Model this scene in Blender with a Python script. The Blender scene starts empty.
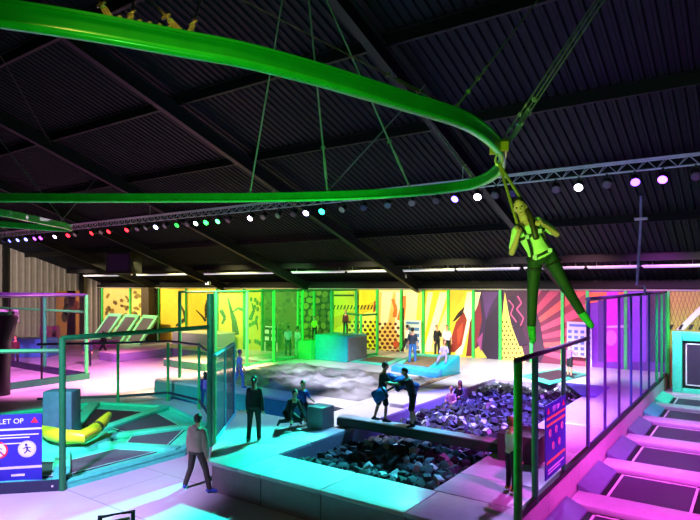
import bpy, bmesh, math, random
from mathutils import Vector, Matrix, Euler
random.seed(7)
PI = math.pi
SC = bpy.context.scene
COL = SC.collection

# ------------------------------------------------------------------ camera, world, exposure
FP, EYE, YAW, HOR = 575.0, 4.7, math.radians(35.4), 285.0     # focal length in px, eye height, yaw, horizon row
SN, CS = math.sin(YAW), math.cos(YAW)
cam_d = bpy.data.cameras.new('camera'); cam = bpy.data.objects.new('camera', cam_d); COL.objects.link(cam)
cam_d.sensor_width = 36; cam_d.lens = 36 * FP / 700; cam_d.shift_y = 25 / 700
cam_d.clip_end = 200; cam_d.clip_start = .05
cam.location = (0, 0, EYE); cam.rotation_euler = (PI / 2, 0, YAW)
SC.camera = cam

world = bpy.data.worlds.new('world'); SC.world = world; world.use_nodes = True
bg = world.node_tree.nodes['Background']; bg.inputs[0].default_value = (.35, .4, .6, 1); bg.inputs[1].default_value = .02

SC.view_settings.view_transform = 'Standard'; SC.view_settings.look = 'None'
SC.view_settings.exposure = 0.0; SC.view_settings.gamma = 1; SC.view_settings.use_curve_mapping = False
SC.cycles.use_denoising = True
SC.cycles.max_bounces = 6; SC.cycles.diffuse_bounces = 3; SC.cycles.glossy_bounces = 3; SC.cycles.transparent_max_bounces = 16
SC.cycles.sample_clamp_indirect = 4; SC.cycles.caustics_reflective = False; SC.cycles.caustics_refractive = False

def spot(name, loc, to, power, color, deg=60, blend=.6, size=.25, spec=1.0):
    l = bpy.data.lights.new(name, 'SPOT'); l.energy = power; l.color = color
    l.spot_size = math.radians(deg); l.spot_blend = blend; l.shadow_soft_size = size; l.specular_factor = spec
    o = bpy.data.objects.new(name, l); COL.objects.link(o); o.location = loc
    o.rotation_euler = (Vector(to) - Vector(loc)).to_track_quat('-Z', 'Y').to_euler(); return o
def area(name, loc, to, power, color, sx, sy, spread=180):
    l = bpy.data.lights.new(name, 'AREA'); l.energy = power; l.color = color; l.shape = 'RECTANGLE'; l.size = sx; l.size_y = sy
    l.spread = math.radians(spread)
    o = bpy.data.objects.new(name, l); COL.objects.link(o); o.location = loc
    o.rotation_euler = (Vector(to) - Vector(loc)).to_track_quat('-Z', 'Y').to_euler(); return o

WHT = (1, .95, .88); TEAL = (0, 1, .75); GRN = (.03, 1, .12); VIO = (.42, .22, 1); MAG = (1, .08, .85); BLU = (.05, .2, 1); PNK = (1, .3, .75); PEA = (1, .72, .55); LAV = (.6, .5, 1)
# added unseen spots without fixtures, over the floor, by the truss, some in mid-air
spot('flood_magenta_near', (1.2, 9, 8.5), (-1.8, 13.2, 0), 6500, MAG, 52)
spot('flood_magenta_lane', (1.5, 14, 8), (-2.2, 17.5, 0), 5200, (1, .1, .95), 60)
spot('flood_magenta_side', (3.5, 9.5, 4.2), (-3.3, 14.5, .2), 2200, (1, .08, .75), 42)
spot('flood_violet_lane', (1.5, 21, 7.5), (-2.2, 22.5, 0), 2600, (.75, .3, 1), 60)
spot('flood_teal_lane_end', (-.5, 22.5, 6.2), (-1.8, 27.6, .8), 2600, (.1, 1, .6), 60)
spot('flood_violet_pit', (-6.8, 22.5, 7.4), (-6.8, 18.6, .3), 26000, (.2, .15, 1), 52)
spot('flood_violet_walk', (-3.6, 16.5, 7.4), (-4.0, 18.5, .7), 3600, (.55, .2, 1), 70)
spot('flood_white_deck', (-12, 16.6, 7.5), (-14.5, 20.4, .7), 9000, (.88, .88, 1), 56)
spot('flood_white_back', (-9, 19.0, 7.9), (-10.5, 25.8, .7), 7500, (1, .95, .95), 60)
spot('flood_teal_platform', (-10.8, 16.9, 7.45), (-10.2, 9.5, .7), 15000, (0, 1, .6), 29, .6)
spot('flood_teal_platform', (-8, 16.9, 7.45), (-7.4, 9.4, .7), 12500, (.02, 1, .7), 27, .6)
spot('flood_white_pad', (-13, 16.9, 7.45), (-10.1, 16.2, .7), 6000, (.9, .88, 1), 50)
spot('flood_teal_pit', (-8, 16.9, 7.45), (-7.6, 11.4, .4), 5500, (.12, .62, 1), 36)
spot('flood_violet_front', (-4.2, 16.9, 7.45), (-3.7, 10.6, .7), 3600, (.5, .34, 1), 28)
spot('flood_teal_octagon', (-13, 2.5, 8.5), (-17.2, 10.0, 0), 8500, (.3, 1, .82), 42, .5)
spot('flood_lavender_floor', (-9, 1.5, 8.5), (-13.0, 6.0, 0), 14000, (.68, .48, 1), 48)
spot('flood_pink_floor', (-22, 15, 8), (-28, 15.5, 0), 16000, (1, .24, .66), 70)
spot('flood_pink_cage', (-27, 9, 8), (-32, 13, 0), 9000, (1, .22, .9), 85)
spot('flood_peach_floor', (-19, 18.0, 7.4), (-23, 18.5, 0), 22000, (1, .6, .36), 66)
spot('flood_blue_walk', (-12.5, 10.5, 8), (-16, 15.6, .4), 2000, (.08, .3, 1), 42)
spot('flood_cyan_walk', (-11, 16.9, 7.45), (-11.3, 12.0, .7), 2800, (.25, .75, 1), 34)
spot('flood_blue_net', (-9, 6, 7), (-12.3, 11.2, 1.6), 350, (.03, .15, 1), 26)
spot('flood_green_fence', (-17, 17.9, 7.4), (-22.5, 24.5, 1.5), 6500, (.05, 1, .14), 60)
spot('flood_lilac_rear', (-6.5, 20, 7.2), (-8.2, 25.8, .7), 11500, (.85, .8, 1), 46)
spot('flood_green_airbag', (-15, 18.1, 7.4), (-19, 21.5, .7), 2200, (.3, 1, .2), 46)
spot('flood_green_flyer', (-2.2, 3.2, 4.2), (-2.1, 7.1, 5.4), 800, (.42, 1, .12), 50)
spot('flood_gold_rail', (-3.0, 1.5, 8.6), (-3.2, 2.9, 6.5), 190, (1, .75, .15), 60)
spot('flood_green_rail', (-.5, 1.0, 4.4), (-3.6, 5.0, 6.5), 420, (.15, 1, .12), 95, .8, .5)
spot('flood_green_rail_far', (-6, 7, 3.5), (-9, 9.5, 6.5), 600, (.12, 1, .2), 110, .8, .5)
spot('flood_green_post', (-7.5, 8.6, 5.2), (-3.34, 9.95, 2.1), 1100, (.08, 1, .12), 22, .4)
for i, (x, col, p) in enumerate([(-47, PEA, 4000), (-41, (1, .9, .4), 4200), (-35, (1, .9, .35), 4200), (-29, (1, .92, .35), 3800), (-23.5, (.35, 1, .3), 2300), (-18, (1, .92, .5), 2900), (-13, (1, .92, .5), 2300), (-9.5, (1, .8, .85), 1500), (-6.5, (1, .42, .6), 1900), (-3.6, (.8, .15, 1), 2600), (-1.5, (1, 1, .8), 1000)]):
    spot('flood_mural', (x + .3, 23.5, 6.3), (x, 30, 2.0), p, col, 74, .8)
spot('flood_left_wall', (-40, 14, 6), (-50, 19, 5), 6500, (1, .85, .75), 80)
spot('unseen_uplight_blue', (-3, 12, 4.5), (-4, 19, 10), 330, (.35, .38, 1), 120)  # unseen lamps in mid-air, added to tint the roof
spot('unseen_uplight_mid', (-12, 8, 4.5), (-14, 18, 9.5), 260, (.42, .42, .9), 130)

# ------------------------------------------------------------------ picture-point helpers (turn a measured sight line into a place)
def P(px, py, z=0.0):
    d = FP * (EYE - z) / (py - HOR); u = (px - 350) / FP
    return Vector((d * (-SN + u * CS), d * (CS + u * SN), z))
def PX(px, py, X):
    u = (px - 350) / FP; d = X / (-SN + u * CS); return Vector((X, d * (CS + u * SN), EYE - (py - HOR) * d / FP))
def PY(px, py, Y):
    u = (px - 350) / FP; d = Y / (CS + u * SN); return Vector((d * (-SN + u * CS), Y, EYE - (py - HOR) * d / FP))
def PD(px, py, d):
    u = (px - 350) / FP; return Vector((d * (-SN + u * CS), d * (CS + u * SN), EYE - (py - HOR) * d / FP))
EAVE, SLOPE, WALLY = 4.95, .355, 30.2
def roof_z(y): return EAVE + SLOPE * (WALLY - y)
def PR(px, py, drop=.45):                                     # where a sight line meets the roof
    u = (px - 350) / FP; a = (HOR - py) / FP; Yc = CS + u * SN
    d = (EAVE - drop + SLOPE * WALLY - EYE) / (a + SLOPE * Yc)
    return Vector((d * (-SN + u * CS), d * Yc, EYE + a * d))
RIGHT = Vector((CS, SN, 0)); AWAY = Vector((-SN, CS, 0))

# ------------------------------------------------------------------ materials
def lin(v): return v / 12.92 if v <= .04045 else ((v + .055) / 1.055) ** 2.4
def hx(s):
    s = s.lstrip('#'); return tuple(lin(int(s[i:i + 2], 16) / 255) for i in (0, 2, 4))
MATS = {}
def mat(name, col, rough=.6, metal=0.0, var=.12, scale=6.0, bump=0.0, bscale=30.0, emit=0.0, spec=.5, coat=0.0):
    if name in MATS: return MATS[name]
    if isinstance(col, str): col = hx(col)
    m = bpy.data.materials.new(name); m.use_nodes = True; nt = m.node_tree; b = nt.nodes['Principled BSDF']
    b.inputs['Roughness'].default_value = rough; b.inputs['Metallic'].default_value = metal
    b.inputs['Specular IOR Level'].default_value = spec; b.inputs['Coat Weight'].default_value = coat
    tc = nt.nodes.new('ShaderNodeTexCoord')
    if emit:
        b.inputs['Base Color'].default_value = (*[c * .12 for c in col], 1)
        b.inputs['Emission Color'].default_value = (*col, 1); b.inputs['Emission Strength'].default_value = emit
    else:
        n = nt.nodes.new('ShaderNodeTexNoise'); n.inputs['Scale'].default_value = scale; n.inputs['Detail'].default_value = 3
        nt.links.new(tc.outputs['Object'], n.inputs['Vector'])
        r = nt.nodes.new('ShaderNodeValToRGB'); e = r.color_ramp.elements
        e[0].position = .3; e[1].position = .7
        e[0].color = (*[max(0, c * (1 - var)) for c in col], 1); e[1].color = (*[min(1, c * (1 + var)) for c in col], 1)
        nt.links.new(n.outputs['Fac'], r.inputs['Fac']); nt.links.new(r.outputs['Color'], b.inputs['Base Color'])
    if bump:
        n2 = nt.nodes.new('ShaderNodeTexNoise'); n2.inputs['Scale'].default_value = bscale; n2.inputs['Detail'].default_value = 4
        nt.links.new(tc.outputs['Object'], n2.inputs['Vector'])
        bp = nt.nodes.new('ShaderNodeBump'); bp.inputs['Strength'].default_value = bump; bp.inputs['Distance'].default_value = .05
        nt.links.new(n2.outputs['Fac'], bp.inputs['Height']); nt.links.new(bp.outputs['Normal'], b.inputs['Normal'])
    MATS[name] = m; return m
def net_mat(name, col, cell, cover):                          # knotted netting: cords of real width, open cells between
    m = bpy.data.materials.new(name); m.use_nodes = True; nt = m.node_tree; b = nt.nodes['Principled BSDF']
    b.inputs['Base Color'].default_value = (*hx(col), 1); b.inputs['Roughness'].default_value = .8
    tc = nt.nodes.new('ShaderNodeTexCoord'); sp = nt.nodes.new('ShaderNodeSeparateXYZ'); nt.links.new(tc.outputs['Object'], sp.inputs[0])
    add = nt.nodes.new('ShaderNodeVectorMath'); 
    def tri(sock):
        a = nt.nodes.new('ShaderNodeMath'); a.operation = 'DIVIDE'; a.inputs[1].default_value = cell; nt.links.new(sock, a.inputs[0])
        f = nt.nodes.new('ShaderNodeMath'); f.operation = 'FRACT'; nt.links.new(a.outputs[0], f.inputs[0])
        c = nt.nodes.new('ShaderNodeMath'); c.operation = 'LESS_THAN'; c.inputs[1].default_value = cover; nt.links.new(f.outputs[0], c.inputs[0]); return c.outputs[0]
    nt.nodes.remove(add)
    su = nt.nodes.new('ShaderNodeMath'); su.operation = 'ADD'; nt.links.new(sp.outputs[0], su.inputs[0]); nt.links.new(sp.outputs[1], su.inputs[1])
    mx = nt.nodes.new('ShaderNodeMath'); mx.operation = 'MAXIMUM'; nt.links.new(tri(su.outputs[0]), mx.inputs[0]); nt.links.new(tri(sp.outputs[2]), mx.inputs[1])
    nt.links.new(mx.outputs[0], b.inputs['Alpha']); MATS[name] = m; return m

M_floor = mat('vinyl_floor', '#b9b4c2', .28, var=.06, scale=.8)
M_roof = mat('roof_deck', '#0b0d15', .6, 0, var=.15, scale=1.5, spec=.12)
M_steel_dark = mat('dark_steel', '#0c0c0e', .6, 0, var=.2, spec=.2)
M_rafter = mat('rafter_steel', '#161518', .55, 0, var=.15, spec=.2)
M_clad = mat('grey_cladding', '#8d857c', .6, .1, var=.1, scale=2)
M_black = mat('black_paint', '#0b0b0d', .5)
M_blackrub = mat('black_rubber', '#111114', .75)
M_alu = mat('aluminium', '#cfd0d8', .4, .15, var=.08)
M_galv = mat('galvanised', '#b4b8b2', .45, .1, var=.15)
M_gold = mat('brass_gold', '#b4ac74', .35, .3, var=.2)
M_gpaint = mat('green_rail_paint', '#1b9a2a', .33, .05, var=.1, coat=.3)
M_gpost = mat('green_post_paint', '#17985a', .4, 0, var=.1)
M_gdark = mat('green_dark_post', '#0f6b3c', .45, 0, var=.12)
M_limepost = mat('lime_post_paint', '#35c95a', .4, var=.1)
M_teal = mat('teal_vinyl', '#46d2b2', .38, var=.08, bump=.12, bscale=5)
M_tealblue = mat('turquoise_vinyl', '#18a9b8', .4, var=.08, bump=.1, bscale=4)
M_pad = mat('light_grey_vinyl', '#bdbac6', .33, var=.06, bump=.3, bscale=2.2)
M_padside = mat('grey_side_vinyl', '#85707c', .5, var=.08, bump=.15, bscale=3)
M_bluepad = mat('blue_vinyl', '#606088', .4, var=.1, bump=.12, bscale=4)
M_mat = mat('jump_mat', '#382b44', .45, var=.2, scale=20)
M_matgrey = mat('jump_mat_grey', '#4d4556', .6, var=.12, scale=14)
M_seam = mat('seam_dark', '#3b3844', .6)
M_stitch = mat('white_webbing', '#d9cfd9', .6)
M_white = mat('white_paint', '#dcdce2', .5, var=.04)
M_foamA = mat('foam_charcoal', '#1b1e28', .85, var=.25, scale=8)
M_foamB = mat('foam_slate', '#3a4356', .85, var=.2, scale=8)
M_foamC = mat('foam_pale', '#a3a8b8', .85, var=.12, scale=8)
M_net = net_mat('dark_netting', '#101418', .045, .06)
M_netv = net_mat('violet_lit_netting', '#7a5ad0', .045, .13)  # violet light and haze on the net put into cord colour and cover
M_netblue = net_mat('blue_netting', '#050d34', .03, .56)
M_netgreen = net_mat('green_netting', '#1f9a44', .04, .15)
M_skin = mat('skin', '#c98f6f', .5, var=.06)
M_hairD = mat('hair_dark', '#1a120d', .5, var=.3, scale=30)
M_hairB = mat('hair_brown', '#4a2c16', .5, var=.3, scale=30)
M_yellow = mat('yellow_vinyl', '#c9c325', .4, var=.1)

# ------------------------------------------------------------------ mesh builder
class MB:
    def __init__(s): s.v = []; s.f = []; s.m = []
    def add(s, vs, fs, mi=0):
        o = len(s.v); s.v += [Vector(v) for v in vs]; s.f += [tuple(i + o for i in f) for f in fs]; s.m += [mi] * len(fs); return s
    def box(s, c, d, rot=None, mi=0):
        x, y, z = d[0] / 2, d[1] / 2, d[2] / 2
        vs = [Vector(p) for p in ((-x, -y, -z), (x, -y, -z), (x, y, -z), (-x, y, -z), (-x, -y, z), (x, -y, z), (x, y, z), (-x, y, z))]
        if rot is not None:
            r = rot if isinstance(rot, Matrix) else Matrix.Rotation(rot, 3, 'Z'); vs = [r @ v for v in vs]
        return s.add([v + Vector(c) for v in vs], [(0, 3, 2, 1), (4, 5, 6, 7), (0, 1, 5, 4), (1, 2, 6, 5), (2, 3, 7, 6), (3, 0, 4, 7)], mi)
    def prism(s, poly, z0, z1, mi=0, side=None):
        n = len(poly); a = sum(poly[i][0] * poly[(i + 1) % n][1] - poly[(i + 1) % n][0] * poly[i][1] for i in range(n))
        if a < 0: poly = poly[::-1]
        vs = [(p[0], p[1], z0) for p in poly] + [(p[0], p[1], z1) for p in poly]
        s.add(vs, [tuple(range(n))[::-1], tuple(range(n, 2 * n))], mi)
        o = len(s.v) - 2 * n
        for i in range(n):
            j = (i + 1) % n; s.f.append((o + i, o + j, o + n + j, o + n + i)); s.m.append(mi if side is None else side)
        return s
    def tube(s, pts, r, n=8, mi=0, closed=False, cap=True):
        pts = [Vector(p) for p in pts]; N = len(pts); o = len(s.v); up = None
        for i, p in enumerate(pts):
            a = pts[i - 1] if (i or closed) else p; b = pts[(i + 1) % N] if (i < N - 1 or closed) else p
            t = (b - a).normalized()
            if up is None: up = t.orthogonal().normalized()
            x = (up - t * up.dot(t))
            x = x.normalized() if x.length > 1e-6 else t.orthogonal().normalized()
            up = x; y = t.cross(x); rr = r[i] if isinstance(r, (list, tuple)) else r
            for k in range(n): s.v.append(p + (x * math.cos(2 * PI * k / n) + y * math.sin(2 * PI * k / n)) * rr)
        for i in range(N if closed else N - 1):
            for k in range(n):
                a, b = o + i * n, o + ((i + 1) % N) * n; k2 = (k + 1) % n
                s.f.append((a + k, a + k2, b + k2, b + k)); s.m.append(mi)
        if cap and not closed:
            s.f.append(tuple(range(o, o + n))[::-1]); s.m.append(mi); e = o + (N - 1) * n; s.f.append(tuple(range(e, e + n))); s.m.append(mi)
        return s
    def lathe(s, prof, n=14, c=(0, 0, 0), rot=None, mi=0):
        o = len(s.v); c = Vector(c)
        for r, z in prof:
            for k in range(n):
                v = Vector((r * math.cos(2 * PI * k / n), r * math.sin(2 * PI * k / n), z)); s.v.append((rot @ v if rot else v) + c)
        for i in range(len(prof) - 1):
            for k in range(n):
                k2 = (k + 1) % n; s.f.append((o + i * n + k, o + i * n + k2, o + (i + 1) * n + k2, o + (i + 1) * n + k)); s.m.append(mi)
        s.f.append(tuple(range(o, o + n))[::-1]); s.m.append(mi); e = o + (len(prof) - 1) * n; s.f.append(tuple(range(e, e + n))); s.m.append(mi)
        return s
    def ell(s, c, r, rot=None, nu=14, nv=9, mi=0):
        pr = [(max(math.sin(PI * i / nv), .02), -math.cos(PI * i / nv)) for i in range(nv + 1)]
        R = (rot or Matrix.Identity(3)) @ Matrix.Diagonal(Vector(r)); return s.lathe(pr, nu, c, R, mi)
    def cap(s, a, b, ra, rb, n=12, mi=0):
        a, b = Vector(a), Vector(b); t = b - a; L = t.length
        if L < 1e-5: return s.ell(a, (ra,) * 3, None, n, 7, mi)
        rot = t.to_track_quat('Z', 'Y').to_matrix(); pr = []
        for i in range(5): q = PI / 2 * i / 4; pr.append((max(ra * math.sin(q), .0005), -ra * math.cos(q)))
        for i in range(5): q = PI / 2 * i / 4; pr.append((max(rb * math.cos(q), .0005), L + rb * math.sin(q)))
        return s.lathe(pr, n, a, rot, mi)
    def loft(s, rings, n=16, mi=0):                            # rings: (centre, xaxis, yaxis, rx, ry)
        o = len(s.v)
        for c, x, y, rx, ry in rings:
            for k in range(n):
                q = 2 * PI * k / n; s.v.append(Vector(c) + Vector(x) * rx * math.cos(q) + Vector(y) * ry * math.sin(q))
        for i in range(len(rings) - 1):
            for k in range(n):
                k2 = (k + 1) % n; s.f.append((o + i * n + k, o + i * n + k2, o + (i + 1) * n + k2, o + (i + 1) * n + k)); s.m.append(mi)
        s.f.append(tuple(range(o, o + n))[::-1]); s.m.append(mi); e = o + (len(rings) - 1) * n; s.f.append(tuple(range(e, e + n))); s.m.append(mi)
        return s
    def mesh(s, name, mats, bevel=0, smooth=False, segs=2):
        me = bpy.data.meshes.new(name); me.from_pydata([tuple(v) for v in s.v], [], s.f)
        for m in (mats if isinstance(mats, (list, tuple)) else [mats]): me.materials.append(m)
        for p, mi in zip(me.polygons, s.m): p.material_index = mi
        bm = bmesh.new(); bm.from_mesh(me); bmesh.ops.recalc_face_normals(bm, faces=bm.faces)
        if bevel: bmesh.ops.bevel(bm, geom=bm.edges[:], offset=bevel, segments=segs, affect='EDGES', clamp_overlap=True, profile=.5)
        bm.to_mesh(me); bm.free()
        if smooth:
            for p in me.polygons: p.use_smooth = True
            if smooth == 'auto': me.set_sharp_from_angle(angle=math.radians(40))
        me.update(); return me
    def build(s, name, mats, parent=None, bevel=0, smooth=False, local=False, base=None, segs=2):
        off = Vector((0, 0, 0))
        if parent is not None and not local:
            inv = WM[parent.name].inverted(); s.v = [inv @ v for v in s.v]
        elif parent is None and not local:
            if base is None:
                xs = [v.x for v in s.v]; ys = [v.y for v in s.v]; zs = [v.z for v in s.v]
                base = Vector(((min(xs) + max(xs)) / 2, (min(ys) + max(ys)) / 2, min(zs)))
            off = Vector(base); s.v = [v - off for v in s.v]
        o = bpy.data.objects.new(name, s.mesh(name, mats, bevel, smooth, segs)); COL.objects.link(o); o.location = off
        if parent is not None: o.parent = parent; WM[o.name] = WM[parent.name].copy()
        else: WM[o.name] = Matrix.Translation(off)
        return o
WM = {}
def thing(name, label, cat, loc=(0, 0, 0), rz=0.0, group=None):
    o = bpy.data.objects.new(name, None); COL.objects.link(o); o.empty_display_size = .2
    o.location = loc; o.rotation_euler = (0, 0, rz); WM[o.name] = Matrix.Translation(Vector(loc)) @ Matrix.Rotation(rz, 4, 'Z')
    return tag(o, label, cat, group)
def tag(o, label=None, cat=None, group=None, kind=None):
    if label: o['label'] = label
    if cat: o['category'] = cat
    if group: o['group'] = group
    if kind: o['kind'] = kind
    return o
def struct(o): o['kind'] = 'structure'; return o
def dup(root, loc, rz, label, group=None):
    r = root.copy(); COL.objects.link(r); r.location = loc; r.rotation_euler = (0, 0, rz); r['label'] = label
    if group: r['group'] = group
    for ch in list(root.children):
        c = ch.copy(); COL.objects.link(c); c.parent = r
        for g in list(ch.children):
            d = g.copy(); COL.objects.link(d); d.parent = c
    return r
def relink_mat(o, m):                                         # a copy that keeps the shared mesh but has its own paint
    for sl in o.material_slots: sl.link = 'OBJECT'; sl.material = m
def text_part(txt, name, m, parent, origin, xdir, updir, size, thick=.004, align='CENTER'):
    cu = bpy.data.curves.new(name, 'FONT'); cu.body = txt; cu.size = size; cu.extrude = thick; cu.align_x = align; cu.align_y = 'CENTER'
    t = bpy.data.objects.new('tmp_text', cu); COL.objects.link(t); dg = bpy.context.evaluated_depsgraph_get()
    me = bpy.data.meshes.new_from_object(t.evaluated_get(dg)); bpy.data.objects.remove(t); bpy.data.curves.remove(cu)
    x = Vector(xdir).normalized(); u = Vector(updir).normalized(); n = x.cross(u)
    mt = Matrix((x, u, n)).transposed().to_4x4(); mt.translation = Vector(origin); me.transform(WM[parent.name].inverted() @ mt)
    me.materials.clear(); me.materials.append(m); o = bpy.data.objects.new(name, me); COL.objects.link(o); o.parent = parent; return o
ORD = ['first', 'second', 'third', 'fourth', 'fifth', 'sixth', 'seventh', 'eighth', 'ninth', 'tenth', 'eleventh', 'twelfth', 'thirteenth', 'fourteenth', 'fifteenth', 'sixteenth', 'seventeenth', 'eighteenth', 'nineteenth', 'twentieth'] + ['twenty-' + w for w in ('first', 'second', 'third', 'fourth', 'fifth', 'sixth', 'seventh', 'eighth', 'ninth')]
# ------------------------------------------------------------------ the hall
def seam_floor():
    nt = M_floor.node_tree; b = nt.nodes['Principled BSDF']; tc = [n for n in nt.nodes if n.type == 'TEX_COORD'][0]
    mp = nt.nodes.new('ShaderNodeMapping'); mp.inputs['Rotation'].default_value = (0, 0, .0)
    br = nt.nodes.new('ShaderNodeTexBrick'); br.offset = .5; br.inputs['Scale'].default_value = 1; br.inputs['Mortar Size'].default_value = .012
    br.inputs['Brick Width'].default_value = 5.0; br.inputs['Row Height'].default_value = 2.0; br.inputs['Mortar Smooth'].default_value = .3
    br.inputs['Color1'].default_value = (1, 1, 1, 1); br.inputs['Color2'].default_value = (.93, .93, .95, 1); br.inputs['Mortar'].default_value = (.3, .3, .34, 1)
    nt.links.new(tc.outputs['Object'], mp.inputs['Vector']); nt.links.new(mp.outputs[0], br.inputs['Vector'])
    src = b.inputs['Base Color'].links[0].from_socket
    mx = nt.nodes.new('ShaderNodeMix'); mx.data_type = 'RGBA'; mx.blend_type = 'MULTIPLY'; mx.inputs[0].default_value = 1
    nt.links.new(src, mx.inputs[6]); nt.links.new(br.outputs['Color'], mx.inputs[7]); nt.links.new(mx.outputs[2], b.inputs['Base Color'])
seam_floor()
struct(MB().box((-22, 13, -.1), (60, 38, .2)).build('floor', M_floor))
# trapezoidal steel deck running down the slope
def ribs(x0, x1, pitch, fn, depth):
    pts = []; x = x0
    while x < x1:
        for q, h in ((0, 0), (.5, 0), (.62, -depth), (.88, -depth)): pts.append((x + q * pitch, h))
        x += pitch
    b = MB(); n = len(pts)
    for e in (0, 1):
        for x, h in pts: b.v.append(Vector(fn(x, h, e)))
    for i in range(n - 1): b.f.append((i, i + 1, n + i + 1, n + i)); b.m.append(0)
    return b
YN = -7.0
struct(ribs(-52, 6, .27, lambda x, h, e: (x, (31.0, YN)[e], roof_z((31.0, YN)[e]) + h + .02), .06).build('ceiling', M_roof))
struct(MB().box((-22, WALLY + .15, 2.5), (60, .3, 5.2)).build('wall_back', M_steel_dark))
wl = ribs(YN, 31, .5, lambda x, h, e: (-50.0 - h, x, (0, roof_z(x))[e]), .05)
struct(wl.build('wall_left', M_clad))
k = 0
for y in (9, 15.2, 21.8, 28.2):
    k += 1; struct(MB().box((-49.75, y, roof_z(y) / 2), (.3, .35, roof_z(y) - .1)).build('trim_%d' % k, M_steel_dark))
def ibeam(a, b, depth, width, t=.025):
    a, b = Vector(a), Vector(b); tt = (b - a).normalized(); sx = tt.cross(Vector((0, 0, 1))).normalized(); n = sx.cross(tt); L = (b - a).length; m = MB()
    R = Matrix((tt, sx, n)).transposed(); c = (a + b) / 2
    m.box(c, (L, t, depth), R); m.box(c + n * depth / 2, (L, width, t), R); m.box(c - n * depth / 2, (L, width, t), R); return m
for x in (-41.2, -32.9, -24.6, -16.3, -7.9, .4):
    k += 1; struct(ibeam((x, 30.0, roof_z(30) - .55), (x, YN, roof_z(YN) - .55), .5, .24).build('trim_%d' % k, M_rafter))
for y in (-1.9, 1.7, 5.4, 9.0, 12.6, 16.2, 19.8, 23.4, 27.0):
    k += 1; b = MB(); z = roof_z(y) - .2
    b.box((-22.5, y, z), (58, .03, .3)); b.box((-22.5, y + .05, z - .15), (58, .12, .02)); b.box((-22.5, y - .05, z + .15), (58, .12, .02))
    struct(b.build('trim_%d' % k, M_steel_dark))
# eave beam and the capping rail above the murals
k += 1; struct(MB().box((-24, 29.95, 4.62), (52, .25, .16)).build('trim_%d' % k, M_steel_dark))
k += 1; struct(MB().box((-24, 29.82, 4.46), (52, .12, .07)).build('trim_%d' % k, mat('capping_rail', '#8d8a80', .5)))
# roof bracing rods
for a, c_ in (((-24.6, 12.6), (-16.3, 5.4)), ((-32.9, 12.6), (-24.6, 5.4)), ((-32.9, 5.4), (-24.6, 12.6)), ((-41.2, 12.6), (-32.9, 19.8)), ((-24.6, 19.8), (-32.9, 12.6))):
    k += 1; struct(MB().tube([(a[0], a[1], roof_z(a[1]) - .5), (c_[0], c_[1], roof_z(c_[1]) - .5)], .02, 6).build('trim_%d' % k, M_rafter))

# ------------------------------------------------------------------ padded platform round the foam pit
plat = thing('foam_pit_platform', 'raised grey padded platform surrounding the foam pit, with brownish front panels', 'platform', (-7.5, 8.8, 0))
ZT = .7
def pad(name, poly, z0, z1, m, parent, bevel=.035): return MB().prism(poly, z0, z1).build(name, m, parent, bevel=bevel, smooth='auto')
body = MB()
body.prism([(-9.34, 8.86), (-10.15, 8.86), (-12.9, 12.1), (-13.5, 13.0), (-9.34, 13.0)], .0, .62)
body.prism([(-9.34, 8.86), (-3.36, 8.86), (-3.36, 10.06), (-9.34, 10.06)], .0, .62)
body.prism([(-5.16, 10.06), (-3.36, 10.06), (-3.36, 29.8), (-5.16, 29.8)], .0, .62)
body.prism([(-11.0, 13.0), (-9.34, 13.0), (-9.34, 29.8), (-11.0, 29.8)], .0, .62)
body.prism([(-9.34, 24.0), (-5.16, 24.0), (-5.16, 29.8), (-9.34, 29.8)], .0, .62)
body.prism([(-21, 15.2), (-11.0, 15.2), (-11.0, 29.8), (-21.0, 29.8)], .0, .62)
body.prism([(-23.6, 22.5), (-21.0, 22.5), (-21.0, 29.8), (-23.6, 29.8)], .0, .62)
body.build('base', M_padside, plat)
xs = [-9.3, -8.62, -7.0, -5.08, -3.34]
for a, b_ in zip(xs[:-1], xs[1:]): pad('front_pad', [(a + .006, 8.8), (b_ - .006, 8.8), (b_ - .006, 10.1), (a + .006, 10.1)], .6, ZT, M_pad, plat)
pad('corner_pad', [(-9.31, 8.8), (-10.2, 8.8), (-11.15, 9.75), (-9.31, 11.4)], .6, ZT, M_pad, plat)
pad('corner_pad', [(-9.31, 11.42), (-11.15, 9.77), (-13.05, 12.1), (-13.6, 13.06), (-9.31, 13.06)], .6, ZT, M_pad, plat)
ys = [10.11, 11.35, 12.75, 14.4, 17.2, 20.4, 23.99]
for a, b_ in zip(ys[:-1], ys[1:]): pad('walkway_pad', [(-5.2, a + .006), (-3.34, a + .006), (-3.34, b_ - .006), (-5.2, b_ - .006)], .6, ZT, M_pad, plat)
ys = [13.08, 16.2, 20.0, 24.0]
for a, b_ in zip(ys[:-1], ys[1:]): pad('edge_pad', [(-11.0, a + .006), (-9.3, a + .006), (-9.3, b_ - .006), (-11.0, b_ - .006)], .6, ZT, M_pad, plat)
for a, b_ in ((-11.0, -7.6), (-7.6, -3.34)): pad('rear_pad', [(a + .006, 24.01), (b_ - .006, 24.01), (b_ - .006, 29.82), (a + .006, 29.82)], .6, ZT, M_pad, plat)
for a, b_ in ((-21.0, -16.2), (-16.2, -11.0)):
    pad('rear_pad', [(a + .006, 15.15), (b_ - .006, 15.15), (b_ - .006, 29.82), (a + .006, 29.82)], .6, ZT, M_pad, plat)
pad('rear_pad', [(-23.6, 22.45), (-21.01, 22.45), (-21.01, 29.82), (-23.6, 29.82)], .6, ZT, M_pad, plat)
fascia = mat('turquoise_fascia', '#2a8f96', .5, var=.1)
for a, b_ in ((-21.0, -17.8), (-17.78, -14.6), (-14.58, -11.02)): MB().box(((a + b_) / 2, 15.17, .3), (b_ - a - .01, .06, .6)).build('fascia_panel', fascia, plat)
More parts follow.
